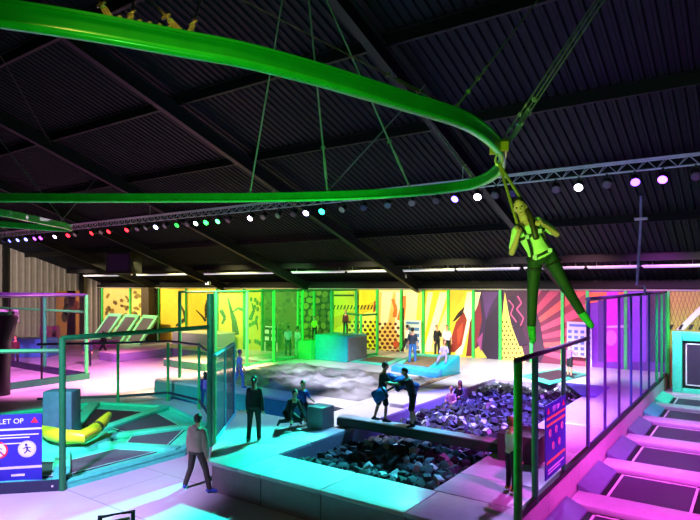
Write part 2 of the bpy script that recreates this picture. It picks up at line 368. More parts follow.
for x in (-8.62, -7.0, -5.08):                                # front panel seams
    MB().box((x, 8.855, .3), (.012, .012, .58)).build('panel_seam', M_seam, plat)
side = mat('pit_lining', '#8f86a8', .6, var=.1)
MB().box((-9.33, 17.05, .32), (.06, 13.9, .6)).build('pit_lining', side, plat)
MB().box((-7.25, 23.98, .32), (4.1, .06, .6)).build('pit_lining', side, plat)
MB().box((-5.17, 17.05, .32), (.06, 13.9, .6)).build('pit_lining', side, plat)
# blue crash ramp falling into the rear of the pit
ramp = MB(); ramp.add([(-6.4, 24.0, .72), (-4.7, 24.0, .72), (-4.7, 21.6, .72), (-5.2, 21.6, .72), (-6.4, 24.0, .76), (-4.7, 24.0, .76), (-4.7, 21.6, .76), (-5.2, 21.6, .76)], [(0, 3, 2, 1), (4, 5, 6, 7), (0, 1, 5, 4), (1, 2, 6, 5), (2, 3, 7, 6), (3, 0, 4, 7)])
ro = ramp.build('landing_mat', mat('blue_mat', '#4a48c0', .5, var=.08)); tag(ro, 'flat violet blue landing mat lying at the rear right corner of the foam pit', 'mat')

for a, b_ in ((8.8, 11.3), (11.3, 13.6), (13.6, 16.4), (16.4, 19.4), (19.4, 23.2), (23.2, 27.8)):
    MB().box((-3.33, (a + b_) / 2, .34), (.06, b_ - a - .015, .66)).build('lane_panel', mat('pinkish_vinyl', '#b9a4b4', .42, var=.06, bump=.1, bscale=3), plat)
# bench block, beam, support block
bx = MB().box((-10.08, 12.75, 1.0), (.56, .56, .6)).build('foam_bench', mat('bench_vinyl', '#7f7b8a', .45, var=.06, bump=.1, bscale=5), None, bevel=.03, smooth='auto')
tag(bx, 'grey padded foam block at the left end of the balance beam', 'block')
sup = MB().box((-4.4, 13.15, 1.02), (.95, 1.0, .62)).build('beam_support', mat('brown_vinyl', '#3d2a30', .6), None, bevel=.03, smooth='auto')
tag(sup, 'dark brown block carrying the right end of the balance beam', 'block')
bm_ = thing('balance_beam', 'long dark padded balance beam spanning the foam pit', 'beam', (-7.3, 13.2, .72))
MB().prism([(-9.75, 13.05), (-4.9, 13.05), (-4.9, 13.4), (-9.75, 13.4)], .72, .95).build('beam_core', mat('beam_dark', '#3a3733', .55), bm_, bevel=.03)
MB().prism([(-9.7, 13.04), (-4.92, 13.04), (-4.92, 13.41), (-9.7, 13.41)], .952, .99).build('top_pad', M_pad, bm_, bevel=.015)
# ------------------------------------------------------------------ foam blocks
def foam_mesh(sx, sy, sz, name):
    b = MB().box((0, 0, 0), (sx, sy, sz)); me = b.mesh(name, M_foamA, bevel=.022, smooth='auto'); return me
FM = [foam_mesh(.2, .2, .17, 'foam_cube'), foam_mesh(.25, .17, .17, 'foam_brick'), foam_mesh(.18, .18, .18, 'foam_cube_small')]
spots = []
for iy in range(17):
    for ix in range(17):
        spots.append((-9.1 + ix * .23 + random.uniform(-.05, .05), 10.28 + iy * .235 + random.uniform(-.05, .05)))
FG = 'loose foam blocks in the near end of the pit'
FL = {0: 'charcoal foam block lying loose in the near part of the foam pit', 1: 'slate blue foam block lying loose in the near part of the foam pit', 2: 'pale grey foam block lying loose in the near part of the foam pit'}
FMT = [M_foamA, M_foamB, M_foamC]
def hump(x, y): return .06 * math.sin(x * 1.7 + y) + .05 * math.sin(y * 2.1 - x * .6)
for i, (x, y) in enumerate(spots[:289]):
    c_ = random.choices((0, 1, 2), (.6, .29, .11))[0]
    o = bpy.data.objects.new('foam_block', random.choice(FM)); COL.objects.link(o)
    o.location = (x, y, .27 + hump(x, y) + random.uniform(-.06, .09))
    o.rotation_euler = (random.uniform(-.7, .7), random.uniform(-.7, .7), random.uniform(0, PI)); relink_mat(o, FMT[c_])
    WM[o.name] = Matrix.Translation(o.location); tag(o, FL[c_], 'foam block', FG)
fb = MB()
fb.box((-7.25, 17.05, .1), (4.08, 13.8, .2), None, 0)
yy = 14.3
while yy < 23.85:
    for ix in range(17):
        x = -9.08 + ix * .23 + random.uniform(-.07, .07); y = yy + random.uniform(-.07, .07)
        r = Euler((random.uniform(-.7, .7), random.uniform(-.7, .7), random.uniform(0, PI))).to_matrix()
        s_ = random.choice(((.2, .2, .17), (.25, .17, .17), (.18, .18, .18)))
        fb.box((x, y, .27 + hump(x, y) + .1 * min(1, (yy - 15) / 5) + random.uniform(-.07, .12)), s_, r, random.choices((0, 1, 2), (.45, .37, .18))[0])
    yy += .235
fo = fb.build('foam_pile', FMT, None, bevel=.018); tag(fo, 'heap of countless foam blocks filling the rear of the pit behind the beam', 'foam blocks', None, 'stuff')

# ------------------------------------------------------------------ right net wall
nw = thing('safety_net_wall', 'tall see-through net wall with green and violet posts along the right of the foam pit', 'net', (-3.34, 9.9, ZT))
X_ = -3.34
low = [PX(p, 450, X_).y for p in (518, 535, 563.5, 588)]
high = [PX(p, 450, X_).y for p in (605, 619, 631, 641, 649, 656.5, 661.5, 666)]
MV = mat('violet_post_paint', '#3a2c6e', .4); MBp = mat('blue_post_paint', '#2b4c86', .4); MGp = mat('bright_green_pad', '#1d9a2a', .45)
for i, y in enumerate(low):
    big = i in (0, 1)
    b = MB().tube([(X_, y, ZT), (X_, y, 3.4)], .075 if i == 0 else .06 if i == 1 else .045, 10)
    b.build('padded_post', MGp if i == 0 else M_gdark if i < 3 else MV, nw, smooth='auto')
MB().tube([(X_, low[-1], 3.3), (X_, low[-1], 4.35)], .045, 8).build('post', MV, nw)
for i, y in enumerate(high):
    MB().tube([(X_, y, ZT), (X_, y, 4.38)], .04 if i < 5 else .05, 8).build('post', (MV, MV, MBp, MBp, MBp, M_gpost, M_gpost, M_gpost)[i], nw)
MB().tube([(X_, low[0] - .1, 3.42), (X_, low[-1], 3.42)], .05, 8).build('top_rail', mat('violet_black', '#2a1530', .5), nw)
MB().tube([(X_, low[-1] - .05, 4.36), (X_, high[-1], 4.40)], .05, 8).build('top_rail', mat('violet_dark', '#4a2a5e', .5), nw)
MB().box((X_, (low[0] + high[-1]) / 2, ZT + .06), (.09, high[-1] - low[0], .12)).build('bottom_rail', M_black, nw)
MB().add([(X_, low[0], ZT + .1), (X_, low[-1], ZT + .1), (X_, low[-1], 3.4), (X_, low[0], 3.4)], [(0, 1, 2, 3)]).build('net', M_net, nw)
MB().add([(X_, low[-1], ZT + .1), (X_, high[-1], ZT + .1), (X_, high[-1], 4.38), (X_, low[-1], 4.38)], [(0, 1, 2, 3)]).build('net', M_netv, nw)

# rules board tied to the net
def rules_board(name, label, O, xd, w, h, circ, small):
    t = thing(name, label, 'sign', O); xd = Vector(xd).normalized(); up = Vector((0, 0, 1)); n = xd.cross(up); O = Vector(O)
    R = Matrix((xd, up, n)).transposed()
    def q(u, v, e=0): return O + xd * (u * w) + up * (v * h) + n * e
    def bar(u0, u1, v0, v1, m, nm, e=.014): MB().box(q((u0 + u1) / 2, (v0 + v1) / 2, e), ((u1 - u0) * w, (v1 - v0) * h, .006), R).build(nm, m, t)
    root_t = t; t = MB().box(q(.5, .5), (w, h, .02), R).build('panel', mat('sign_blue', '#2a22a0', .5, var=.05), root_t)
    wm = mat('sign_white', '#d8d4ee', .5, var=.02); rm = mat('sign_red', '#d8203c', .5); om = mat('sign_stripe', '#d9a67a' if small else '#c9c8d8', .5, var=.02) if not small else mat('sign_stripe_orange', '#e08850', .5)
    text_part('LET OP', 'lettering', wm, t, q(.5, .9, .013), xd, up, h * .1)
    for u in ((.12, .88) if small else (.88,)):
        tr = MB(); c_ = q(u, .9, .013); r = h * .055
        tr.add([c_ + xd * (r * math.sin(a)) + up * (r * math.cos(a)) for a in (0, 2.094, 4.189)] + [c_ + n * .006 + xd * (r * math.sin(a)) + up * (r * math.cos(a)) for a in (0, 2.094, 4.189)], [(0, 2, 1), (3, 4, 5), (0, 1, 4, 3), (1, 2, 5, 4), (2, 0, 3, 5)]); tr.build('warning_triangle', rm, t)
    if small:
        bar(.04, .96, .79, .82, om, 'stripe'); bar(.04, .96, .70, .73, om, 'stripe'); bar(.04, .96, .2, .235, om, 'stripe'); bar(.1, .9, .1, .12, wm, 'text_line'); bar(.1, .7, .06, .075, wm, 'text_line')
    else:
        bar(0, 1, .775, .80, om, 'stripe'); bar(0, 1, .225, .26, om, 'stripe')
        for i, v in enumerate((.7, .66, .58)): bar(.08, (.95, .8, .7)[i], v, v + .015, wm, 'text_line')
        bar(.5, .72, .12, .15, wm, 'text_line'); bar(.08, .3, .12, .15, wm, 'text_line')
    for u, v, r in circ:
        c_ = q(u, v, .011); rr = r * h
        RM = Matrix((xd, up, n)).transposed()
        ring = MB().lathe([(rr, 0), (rr, .006)], 28, c_, RM); ring.build('pictogram_ring', rm if (small or u < .4) else mat('sign_grey_ring', '#b9bcd0', .5), t)
        d_ = MB().lathe([(rr * .8, .004), (rr * .8, .010)], 28, c_, RM).build('pictogram', wm, t)
        fig = MB(); fz = c_ + n * .012
        def limb(x0, y0, x1, y1, w_): fig.tube([fz + xd * rr * x0 + up * rr * y0, fz + xd * rr * x1 + up * rr * y1], rr * w_, 6)
        limb(-.05, .3, .05, -.1, .11); limb(.05, -.1, -.3, -.5, .07); limb(.05, -.1, .4, -.35, .07); limb(-.05, .25, .4, .15, .055); limb(-.05, .25, -.4, .05, .055)
        fig.lathe([(rr * .15, .010), (rr * .15, .016)], 12, c_ + up * rr * .52 - xd * rr * .1, RM)
        fig.build('figure_symbol', mat('sign_dark', '#30307a', .5), t)
        if small or u < .4:
            a = .8; Rr = Matrix((xd * math.cos(a) - up * math.sin(a), up * math.cos(a) + xd * math.sin(a), n)).transposed()
            MB().box(c_ + n * .015, (rr * 1.7, rr * .18, .004), Rr).build('prohibition_bar', rm, t)
    return root_t
ya, yb = PX(542, 480, X_).y, PX(562, 470, X_).y
# seen from the viewer the net wall runs away to the right
rules_board('rules_board', 'narrow dark blue rules board with orange stripes tied to the right net wall', (X_ + .06, ya, ZT + .3), (0, 1, 0), yb - ya, 1.42, [(.2, .6, .055), (.5, .6, .055), (.8, .6, .055), (.35, .4, .055), (.66, .4, .055)], True)

# ------------------------------------------------------------------ trampoline lane right of the net
YS = [(7.4, 9.3), (10.4, 12.3), (13.45, 15.3), (16.42, 18.3), (19.45, 21.3), (22.45, 24.2), (25.2, 27.0)]
NEARNAME = ['wholly', 'nearest the camera', 'second from the front', 'third from the front', 'fourth from the front', 'fifth from the front', 'farthest, below the upright trampoline']
for i, (a, b_) in enumerate(YS):
    if i == 0: continue
    t = thing('lane_trampoline', 'dark rectangular trampoline with pale webbing border in the right lane, ' + NEARNAME[i], 'trampoline', (-1.9, (a + b_) / 2, 0), 0, 'trampolines in the right lane')
    MB().prism([(-2.86, a - .14), (-.9, a - .14), (-.9, b_ + .14), (-2.86, b_ + .14)], .0, .05).build('springs_bed', M_black, t)
    jm = MB().prism([(-2.72, a), (-1.1, a), (-1.1, b_), (-2.72, b_)], .05, .07).build('jump_mat', M_mat, t)
    br = MB(); w_ = .05
    br.prism([(-2.72, a), (-1.1, a), (-1.1, a + w_), (-2.72, a + w_)], .07, .078).prism([(-2.72, b_ - w_), (-1.1, b_ - w_), (-1.1, b_), (-2.72, b_)], .07, .078)
    br.prism([(-2.72, a), (-2.67, a), (-2.67, b_), (-2.72, b_)], .07, .078).prism([(-1.15, a), (-1.1, a), (-1.1, b_), (-1.15, b_)], .07, .078)
    br.build('webbing_border', M_stitch, jm)
    nx = YS[i + 1][0] if i + 1 < len(YS) else 28.0
    pad('cross_pad', [(-3.26, b_ + .16), (-.2, b_ + .16), (-.2, nx - .16), (-3.26, nx - .16)], .0, .17, M_pad, t)
    sp_ = MB(); z0 = .05
    sp_.add([(-3.28, a - .14, 0), (-2.86, a - .14, 0), (-2.86, b_ + .14, 0), (-3.28, b_ + .14, 0), (-3.28, a - .14, .3), (-2.86, a - .14, .1), (-2.86, b_ + .14, .1), (-3.28, b_ + .14, .3)], [(0, 3, 2, 1), (4, 5, 6, 7), (0, 1, 5, 4), (1, 2, 6, 5), (2, 3, 7, 6), (3, 0, 4, 7)])
    sp_.build('side_pad', M_bluepad if i < 5 else M_teal, t, bevel=.02)
    pad('outer_pad', [(-.88, a - .14), (-.2, a - .14), (-.2, b_ + .14), (-.88, b_ + .14)], .0, .14, M_bluepad, t)
# upright trampoline closing the lane
ut = thing('upright_trampoline', 'upright trampoline with green padded frame closing the far end of the right lane', 'trampoline', (-1.6, 28.2, 0))
ux0, uz1 = PY(672, 395, 28.2).x, PY(672, 331, 28.2).z
for (x0, x1, z0, z1, nm) in ((ux0, ux0 + .38, .0, uz1, 'side_pad'), (-.3, .1, 0, uz1, 'side_pad'), (ux0 + .38, -.3, uz1 - .4, uz1, 'top_pad'), (ux0 + .38, -.3, 0, .3, 'bottom_pad')):
    MB().box(((x0 + x1) / 2, 28.3, (z0 + z1) / 2), (x1 - x0, .25, z1 - z0)).build(nm, M_teal, ut, bevel=.04, smooth='auto')
MB().box(((ux0 + .38 - .3) / 2, 28.36, (.3 + uz1 - .4) / 2), (-.3 - ux0 - .38, .06, uz1 - .7)).build('backing', M_black, ut)
x0, x1, z0, z1 = ux0 + .5, -.42, .42, uz1 - .5
MB().box(((x0 + x1) / 2, 28.31, (z0 + z1) / 2), (x1 - x0, .02, z1 - z0)).build('jump_mat', M_mat, ut)
wb = MB()
for (a, b_, c_, d_) in ((x0, x1, z0, z0 + .05), (x0, x1, z1 - .05, z1), (x0, x0 + .05, z0, z1), (x1 - .05, x1, z0, z1)): wb.box(((a + b_) / 2, 28.29, (c_ + d_) / 2), (b_ - a, .012, d_ - c_))
wb.build('webbing_border', M_stitch, ut)
# ------------------------------------------------------------------ printed murals along the rear wall
MY = 29.86
def clip(poly, x0, x1, z0, z1):
    def cut(p, f, g):
        o = []
        for i in range(len(p)):
            a, b = p[i - 1], p[i]; fa, fb_ = f(a), f(b)
            if (fa >= 0) != (fb_ >= 0): t = fa / (fa - fb_); o.append((a[0] + (b[0] - a[0]) * t, a[1] + (b[1] - a[1]) * t))
            if fb_ >= 0: o.append(b)
        return o
    for f in (lambda p: p[0] - x0, lambda p: x1 - p[0], lambda p: p[1] - z0, lambda p: z1 - p[1]):
        if len(poly) < 3: return []
        poly = cut(poly, f, None)
    return poly
def W(px, py): v = PY(px, py, MY); return (v.x, v.z)
def ell_px(px, py, rx, ry, n=12, a=0):
    return [W(px + rx * math.cos(t) * math.cos(a) - ry * math.sin(t) * math.sin(a), py + rx * math.cos(t) * math.sin(a) + ry * math.sin(t) * math.cos(a)) for t in (2 * PI * i / n for i in range(n))]
def pp(*c): return [W(c[i], c[i + 1]) for i in range(0, len(c), 2)]
def strokes(pts, w0, w1):
    out = []
    for i in range(len(pts) - 1):
        (ax, ay), (bx, by) = pts[i], pts[i + 1]; L = math.hypot(bx - ax, by - ay) or 1; nx, ny = -(by - ay) / L, (bx - ax) / L
        q = lambda k: (w0 + (w1 - w0) * k / (len(pts) - 1)) / 2
        out.append(pp(ax + nx * q(i), ay + ny * q(i), bx + nx * q(i + 1), by + ny * q(i + 1), bx - nx * q(i + 1), by - ny * q(i + 1), ax - nx * q(i), ay - ny * q(i)))
    return out
PAINTS = {}
def paint(h):
    if h not in PAINTS: PAINTS[h] = mat('mural_ink_' + h, h, .6, var=.07, scale=2.5)
    return PAINTS[h]
def mat_hex(h): return paint(h)
def mural(label, px0, px1, base, patches, post='35c95a', zb=.0):
    x0, x1 = W(px0, 300)[0], W(px1, 300)[0]; zt = 4.42
    t = thing('mural_panel', label, 'mural', ((x0 + x1) / 2, MY, zb), 0, 'printed wall panels along the rear wall')
    ms = [mat_hex(base)]; b = MB()
    b.box(((x0 + x1) / 2, MY + .1, (zb + zt) / 2), (x1 - x0 - .02, .19, zt - zb), None, 0)
    for i, (h, poly) in enumerate(patches):
        poly = clip(poly, x0 + .015, x1 - .015, zb, zt)
        if len(poly) < 3: continue
        m = mat_hex(h)
        if m not in ms: ms.append(m)
        y = MY - .004 - .0015 * (i % 60); b.add([(x, y, z) for x, z in poly], [tuple(range(len(poly)))], ms.index(m))
    b.build('printed_panel', ms, t)
    if post:
        MB().box((x0, MY - .09, (zb + zt) / 2), (.14, .12, zt - zb)).build('edge_post', M_limepost if post == '35c95a' else mat('post_' + post, post, .45), t)
    return t
R_ = random.Random(3)
# leaf print
pa = [(R_.choice(('7a6428', '8d7430', '5d5026')), ell_px(R_.uniform(106, 157), R_.uniform(292, 330), R_.uniform(1, 2.2), R_.uniform(1.5, 3), 8, R_.uniform(0, 3))) for _ in range(55)]
mural('yellow wall panel with scattered brown leaf print behind the slanted trampolines', 103, 131, 'd2c468', [p for p in pa])
mural('yellow brown leaf print wall panel beside the dark column', 131, 157, 'd2c468', [p for p in pa])
ink = '2a2412'
pb = [(ink, s) for s in strokes([(180, 303), (184, 312), (187, 322)], 1, 4) + strokes([(176, 326), (183, 321), (188, 317)], 2, 5) + strokes([(190, 330), (188, 320), (191, 310)], 6, 1)]
mural('bright yellow mural panel with a dark branching silhouette, left of the tall corner post', 160, 187, 'e6c23c', pb, '1f8a3c')
pb = [(ink, s) for s in strokes([(196, 310), (202, 316), (206, 321)], 1, 3) + strokes([(208, 300), (206, 308), (207, 318)], 3, 4)] + [('c9c9b2', ell_px(213, 313, 4, 6)), ('3a3a30', ell_px(212, 309, 3.2, 2.5)), ('8d8d7c', ell_px(214, 319, 2, 2.5))]
mural('yellow mural panel with a pale round blotch and dark strokes', 187, 218, 'dcb534', pb, '1f8a3c')
pb = [(ink, s) for s in strokes([(221, 310), (225, 318), (222, 324)], 4, 2) + strokes([(236, 335), (234, 320), (231, 310), (228, 298)], 7, 1) + strokes([(233, 312), (238, 308), (243, 310)], 1, 3)]
mural('yellow green mural panel with a dark twisted tree silhouette', 218, 245, 'c9b62e', pb, '1f8a3c')
pb = [(ink, s) for s in strokes([(250, 320), (254, 310), (252, 303)], 4, 1) + strokes([(258, 330), (256, 318)], 1, 2)] + [('3d5a1c', ell_px(R_.uniform(246, 263), R_.uniform(295, 345), 1.5, 2.5, 8)) for _ in range(18)]
mural('olive yellow mural panel speckled dark green', 245, 263, 'b5ab2e', pb, '1f8a3c')
pb = [(R_.choice(('24401c', '1a2f16', '4b6a2c')), ell_px(R_.uniform(263, 300), R_.uniform(293, 350), R_.uniform(1, 3), R_.uniform(1, 3.5), 8, R_.uniform(0, 3))) for _ in range(70)]
mural('dark green mottled mural panel behind the two people in white', 263, 299, '38551f', pb, '1f8a3c')
def stones(a, b, cs, base):
    out = []; y = 294
    while y < 350:
        x = a + R_.uniform(0, 4)
        while x < b + 3:
            rx, ry = R_.uniform(2.2, 3.6), R_.uniform(2.4, 3.8); out.append((R_.choice(cs), ell_px(x, y + R_.uniform(-1, 1), rx, ry, 9, R_.uniform(0, 3)))); x += rx * 2 + R_.uniform(.5, 1.5)
        y += 6.4
    return out
mural('black mural panel covered in green rounded stones', 299, 315, '12170c', stones(299, 316, ('5f8a24', '76a030', '4c6f20'), 0))
mural('dark brown mural panel with olive rounded stones beside the yellow wall', 315, 333, '1c180e', stones(315, 334, ('7a7a2c', '918a3a', '5b5a24'), 0))
def dots(x0, x1, y0, y1, h):
    out = []; r = 0; y = y0
    while y < y1:
        x = x0 + (r % 2) * 2.6
        while x < x1: out.append((h, ell_px(x, y, 1.5 + .5 * (y - y0) / (y1 - y0), 1.6, 9))); x += 5.2
        y += 3.9; r += 1
    return out
haz = [('1a1408', pp(x, 309.5, x + 1.7, 305, x + 3, 305, x + 1.3, 309.5)) for x in [333 + 3.4 * i for i in range(13)]]
pg = [('f0d24a', pp(333, 292, 345, 292, 333, 300)), ('f7e36a', pp(336, 345, 360, 312, 378, 312, 352, 352)), ('e0b021', pp(333, 318, 378, 300, 378, 306, 333, 330))] + haz + dots(350, 380, 322, 352, '5a2412')
pg += [('2a1c08', pp(334, 294.5, 354, 294.5, 354, 296.3, 334, 296.3)), ('b5462a', pp(374, 302, 376, 300, 377, 310, 373, 313))]
mural('bright yellow mural panel with slanted black hazard dashes and brown dots', 333, 357, 'f0d428', pg)
mural('yellow mural panel with hazard dashes ending in red marks', 357, 378, 'f0d428', pg)
ph = [('f7c06a', pp(378, 292, 403, 292, 403, 330, 385, 352, 378, 352)), ('fbe9c0', pp(382, 292, 393, 292, 388, 322, 380, 330)), ('fdf0d2', pp(396, 292, 403, 292, 403, 340, 395, 330))] + dots(380, 399, 324, 352, '6b2a18')
ph += [('d9742a', s) for s in strokes([(393, 299), (396, 308), (395, 317)], 3, 4) + strokes([(403, 297), (402, 308), (399, 320)], 4, 3)] + [('c9502a', ell_px(396.5, 344, 3, 3.5))]
mural('cream and orange mural panel with large brown dots', 378, 402, 'f5d79a', ph)
pi_ = [('d9742a', s) for s in strokes([(404, 296), (404, 308), (403, 320)], 4, 3)] + [('fbeab4', pp(408, 292, 424, 292, 416, 352, 404, 352)), ('f3e04a', pp(418, 292, 425, 292, 425, 352, 414, 352)), ('2a1a14', pp(402, 308, 404, 308, 404, 352, 402, 352))]
mural('cream mural panel with an orange arm shape above the white notice board', 402, 424, 'f7dfa4', pi_)
pj = [('f8eeb0', pp(428, 292, 433, 292, 424, 340, 424, 318)), ('fbf2c4', pp(440, 292, 448, 292, 430, 352, 424, 352, 424, 350)), ('e9c91e', pp(434, 292, 439, 292, 425, 345, 424, 338)), ('f4ec9a', pp(449, 300, 449, 340, 436, 352, 430, 352))]
mural('yellow mural panel with wide pale rays behind the standing pair', 424, 449, 'f0d82a', pj)
pk = [('fbf3c8', pp(467, 292, 478, 292, 462, 355, 455, 355)), ('8e2a1e', pp(452, 335, 456, 322, 464, 312, 467, 320, 462, 345, 455, 352, 450, 352)), ('2a1410', pp(452, 322, 458, 313, 465, 306, 463, 314, 455, 321)), ('c9452a', pp(457, 330, 463, 322, 462, 335, 458, 345)), ('e8c638', pp(449, 292, 466, 292, 458, 305, 449, 330)), ('6e1e22', pp(470, 322, 475, 312, 475, 356, 466, 356))]
mural('yellow mural panel with a jagged dark red shape', 449, 474, 'efd23a', pk)
pl = [('f6e9ae', pp(474, 292, 481, 292, 476, 312, 474, 314)), ('7a2430', pp(474, 314, 480, 300, 482, 320, 476, 350, 474, 352)), ('4e2a66', pp(482, 292, 499, 292, 490, 308, 486, 320)), ('24122f', pp(486, 320, 500, 302, 500, 358, 482, 358)), ('c9b04a', pp(474, 350, 479, 346, 487, 358, 474, 358)), ('8a3a78', pp(477, 340, 483, 332, 481, 352))]
mural('dark purple mural panel with slanted violet shards', 474, 501, '32193f', pl)
pm = [('d9c45a', pp(502, 318, 505, 292, 509, 315, 520, 340, 526, 362, 496, 362))]
for i in range(9): pm += [('5a4418', s) for s in strokes([(496 + i * 4, 362), (506 + i * 4 - 12, 300)], .8, .8)[:1]] if False else []
for i in range(9):
    for j in range(5): pm.append(('4a3618', ell_px(502.5 + j * 4 + (i % 2) * 2, 322 + i * 4.4, 1.15, 1.3, 4))) if 502.5 + j * 4 < 508 + i * 2.1 else None
pm += [('2a1230', s) for s in strokes([(512, 296), (512, 310), (516, 325), (524, 345)], 6, 9)] + [('b0487a', s) for s in strokes([(509, 300), (514, 306), (511, 314), (517, 322)], 1.2, 1.2) + strokes([(518, 296), (522, 303), (517, 309), (524, 318), (521, 326)], 1.6, 1.2)]
mural('purple mural panel with a yellow dotted lattice and winding pink lines', 501, 532, '3e1838', pm)
def rays(cx, cy, x0, x1, n, cols, a0, a1):
    out = []
    for i in range(n):
        t0, t1 = a0 + (a1 - a0) * i / n, a0 + (a1 - a0) * (i + .55) / n
        out.append((cols[i % len(cols)], pp(cx, cy, cx + 140 * math.cos(t0), cy + 140 * math.sin(t0), cx + 140 * math.cos(t1), cy + 140 * math.sin(t1))))
    return out
rn = rays(505, 345, 532, 590, 9, ('b04060', 'c05050', 'b8486a'), -1.5, .35)
fig = [('321634', pp(519, 292, 531, 300, 540, 322, 545, 352, 541, 362, 519, 362, 527, 330))]
mural('dark pink sunburst mural panel partly behind the flyer', 532, 563, '6e2444', rn + fig)
mural('orange pink sunburst mural panel behind the white notice grid', 563, 588, '8a2c40', rn)
pP = [('e8683a', pp(588, 292, 640, 292, 588, 304)), ('c018c0', pp(607, 292, 618, 292, 620, 362, 606, 362)), ('7a3ac8', pp(628, 292, 646, 292, 646, 362, 630, 362)), ('c9b4e0', pp(603, 326, 628, 325, 628, 327.5, 603, 328)), ('d070d8', ell_px(611, 338, 6, 8)), ('40206a', pp(598, 300, 604, 300, 604, 362, 598, 362))]  # purple and magenta light on the wall put into these inks
mural('purple-lit mural panel with a broad magenta light stripe seen through the net wall', 588, 626, '6a2aa8', pP)
mural('plain violet-lit and dark panel at the end of the net wall', 626, 668, '54308a', pP + [('2a2030', pp(648, 292, 670, 292, 670, 362, 648, 362))])
pq = [('6a5a20', s) for i in range(14) for s in strokes([(660 + i * 4, 330), (672 + i * 4, 290)], .5, .5)] + [('6a5a20', s) for i in range(14) for s in strokes([(654 + i * 4, 290), (668 + i * 4, 330)], .5, .5)]
pq += [('d8d8c8', pp(676, 330, 700, 306, 702, 306, 702, 312, 684, 330))] + [('141410', pp(x, 329.5, x + 3, 324.5, x + 6, 324.5, x + 3, 329.5)) for x in range(668, 702, 10)]
mural('yellow lattice mural panel above the upright trampoline', 668, 704, 'a8a03a', pq)

# notice boards on posts in front of the murals
def board(label, px0, px1, pyt, pyb, Y, base, rows, cols, ink_, hang=True):
    a = PY(px0, 340, Y); b = PY(px1, 340, Y); zt = PY((px0 + px1) / 2, pyt, Y).z; zb = max(PY((px0 + px1) / 2, pyb, Y).z, .72)
    t = thing('notice_board', label, 'sign', ((a.x + b.x) / 2, Y, zb)); w = b.x - a.x; h = zt - zb
    MB().box(((a.x + b.x) / 2, Y, (zt + zb) / 2), (w, .05, h)).build('board', mat('board_' + base, base, .5, var=.03), t)
    MB().box(((a.x + b.x) / 2, Y - .03, zt - h * .1), (w * .8, .01, h * .07)).build('heading_bar', mat('ink_' + ink_, ink_, .5), t)
    for i in range(rows):
        for j in range(cols):
            MB().box((a.x + w * (j + .5) / cols, Y - .03, zb + h * .8 * (i + .5) / rows), (w / cols * .6, .01, h * .8 / rows * .55)).build('pictogram', mat('ink_' + ink_, ink_, .5), t)
    zf_ = 0.0 if a.x < -23.6 else ZT
    for x in (a.x + .05, b.x - .05): MB().box((x, Y + .05, (zt + zf_) / 2), (.05, .05, zt - zf_)).build('stand_post', M_white, t)
    return t
board('white notice board with blue panels standing behind the turquoise trampoline', 405, 421, 320, 350, 29.5, 'c4ccd8', 4, 2, '4f7ab8')
board('white notice board with rows of small blue squares behind the net wall', 567, 592, 322, 357, 29.5, 'a8a4c4', 5, 4, '4a54a8')
board('dark notice board with pale round signs behind the green fence', 264, 277, 325, 345, 29.5, '14201a', 2, 2, 'b8d8c8')
# ------------------------------------------------------------------ polygon trampoline arena on the left
V = [Vector(p) for p in ((-13.0, 6.9), (-12.85, 10.25), (-14.6, 12.6), (-18.0, 13.7), (-21.0, 12.5), (-22.0, 9.0), (-20.0, 5.4), (-16.0, 4.7))]
O_ = Vector((-16.3, 8.7))
ar = thing('trampoline_arena', 'many sided turquoise padded trampoline arena with radial pads on the left floor', 'trampoline', (O_.x, O_.y, 0))
MB().prism([tuple(v) for v in V], 0, .1).build('base', M_teal, ar)
n = len(V)
for i in range(n):
    a, b_ = V[i], V[(i + 1) % n]
    ai, bi = O_ + (a - O_) * .95, O_ + (b_ - O_) * .95
    pad('rim_pad', [tuple(a), tuple(b_), tuple(bi), tuple(ai)], .1, .2, M_teal, ar)
    # radial pad
    d_ = (a - O_).normalized(); s_ = Vector((-d_.y, d_.x)) * .19; p0 = O_ + d_ * 1.2; p1 = O_ + (a - O_) * .95
    pad('radial_pad', [tuple(p0 - s_), tuple(p1 - s_), tuple(p1 + s_), tuple(p0 + s_)], .1, .24, M_teal, ar)
    # jump mat between the radial pads
    da, db = (a - O_), (b_ - O_); m_ = ((a + b_) / 2 - O_)
    q = [O_ + da.normalized() * 1.75, O_ + da * .86, O_ + db * .86, O_ + db.normalized() * 1.75]
    cen = sum(q, Vector((0, 0))) / 4; q = [cen + (v - cen) * .84 for v in q]
    MB().prism([tuple(v) for v in q], .1, .135).build('jump_mat', M_matgrey if i != 3 else mat('jump_mat_maroon', '#4a2433', .6), ar)
    w_ = MB()
    for j in range(4):
        e0, e1 = q[j], q[(j + 1) % 4]; f0, f1 = cen + (e0 - cen) * .95, cen + (e1 - cen) * .95; w_.prism([tuple(e0), tuple(e1), tuple(f1), tuple(f0)], .136, .143)
    w_.build('webbing_border', mat('teal_webbing', '#8fd8cc', .5), ar)
MB().lathe([(1.3, .1), (1.3, .22), (1.2, .26)], 16, (O_.x, O_.y, 0)).build('centre_pad', M_teal, ar, smooth='auto')
sk = MB()
for i in range(14): 
    v = V[7].lerp(V[0], .3 + i * .05) + Vector((.02, -.03)); sk.box((v.x, v.y, .12), (.07, .04, .04), -.6)
sk.build('lacing', M_stitch, ar)
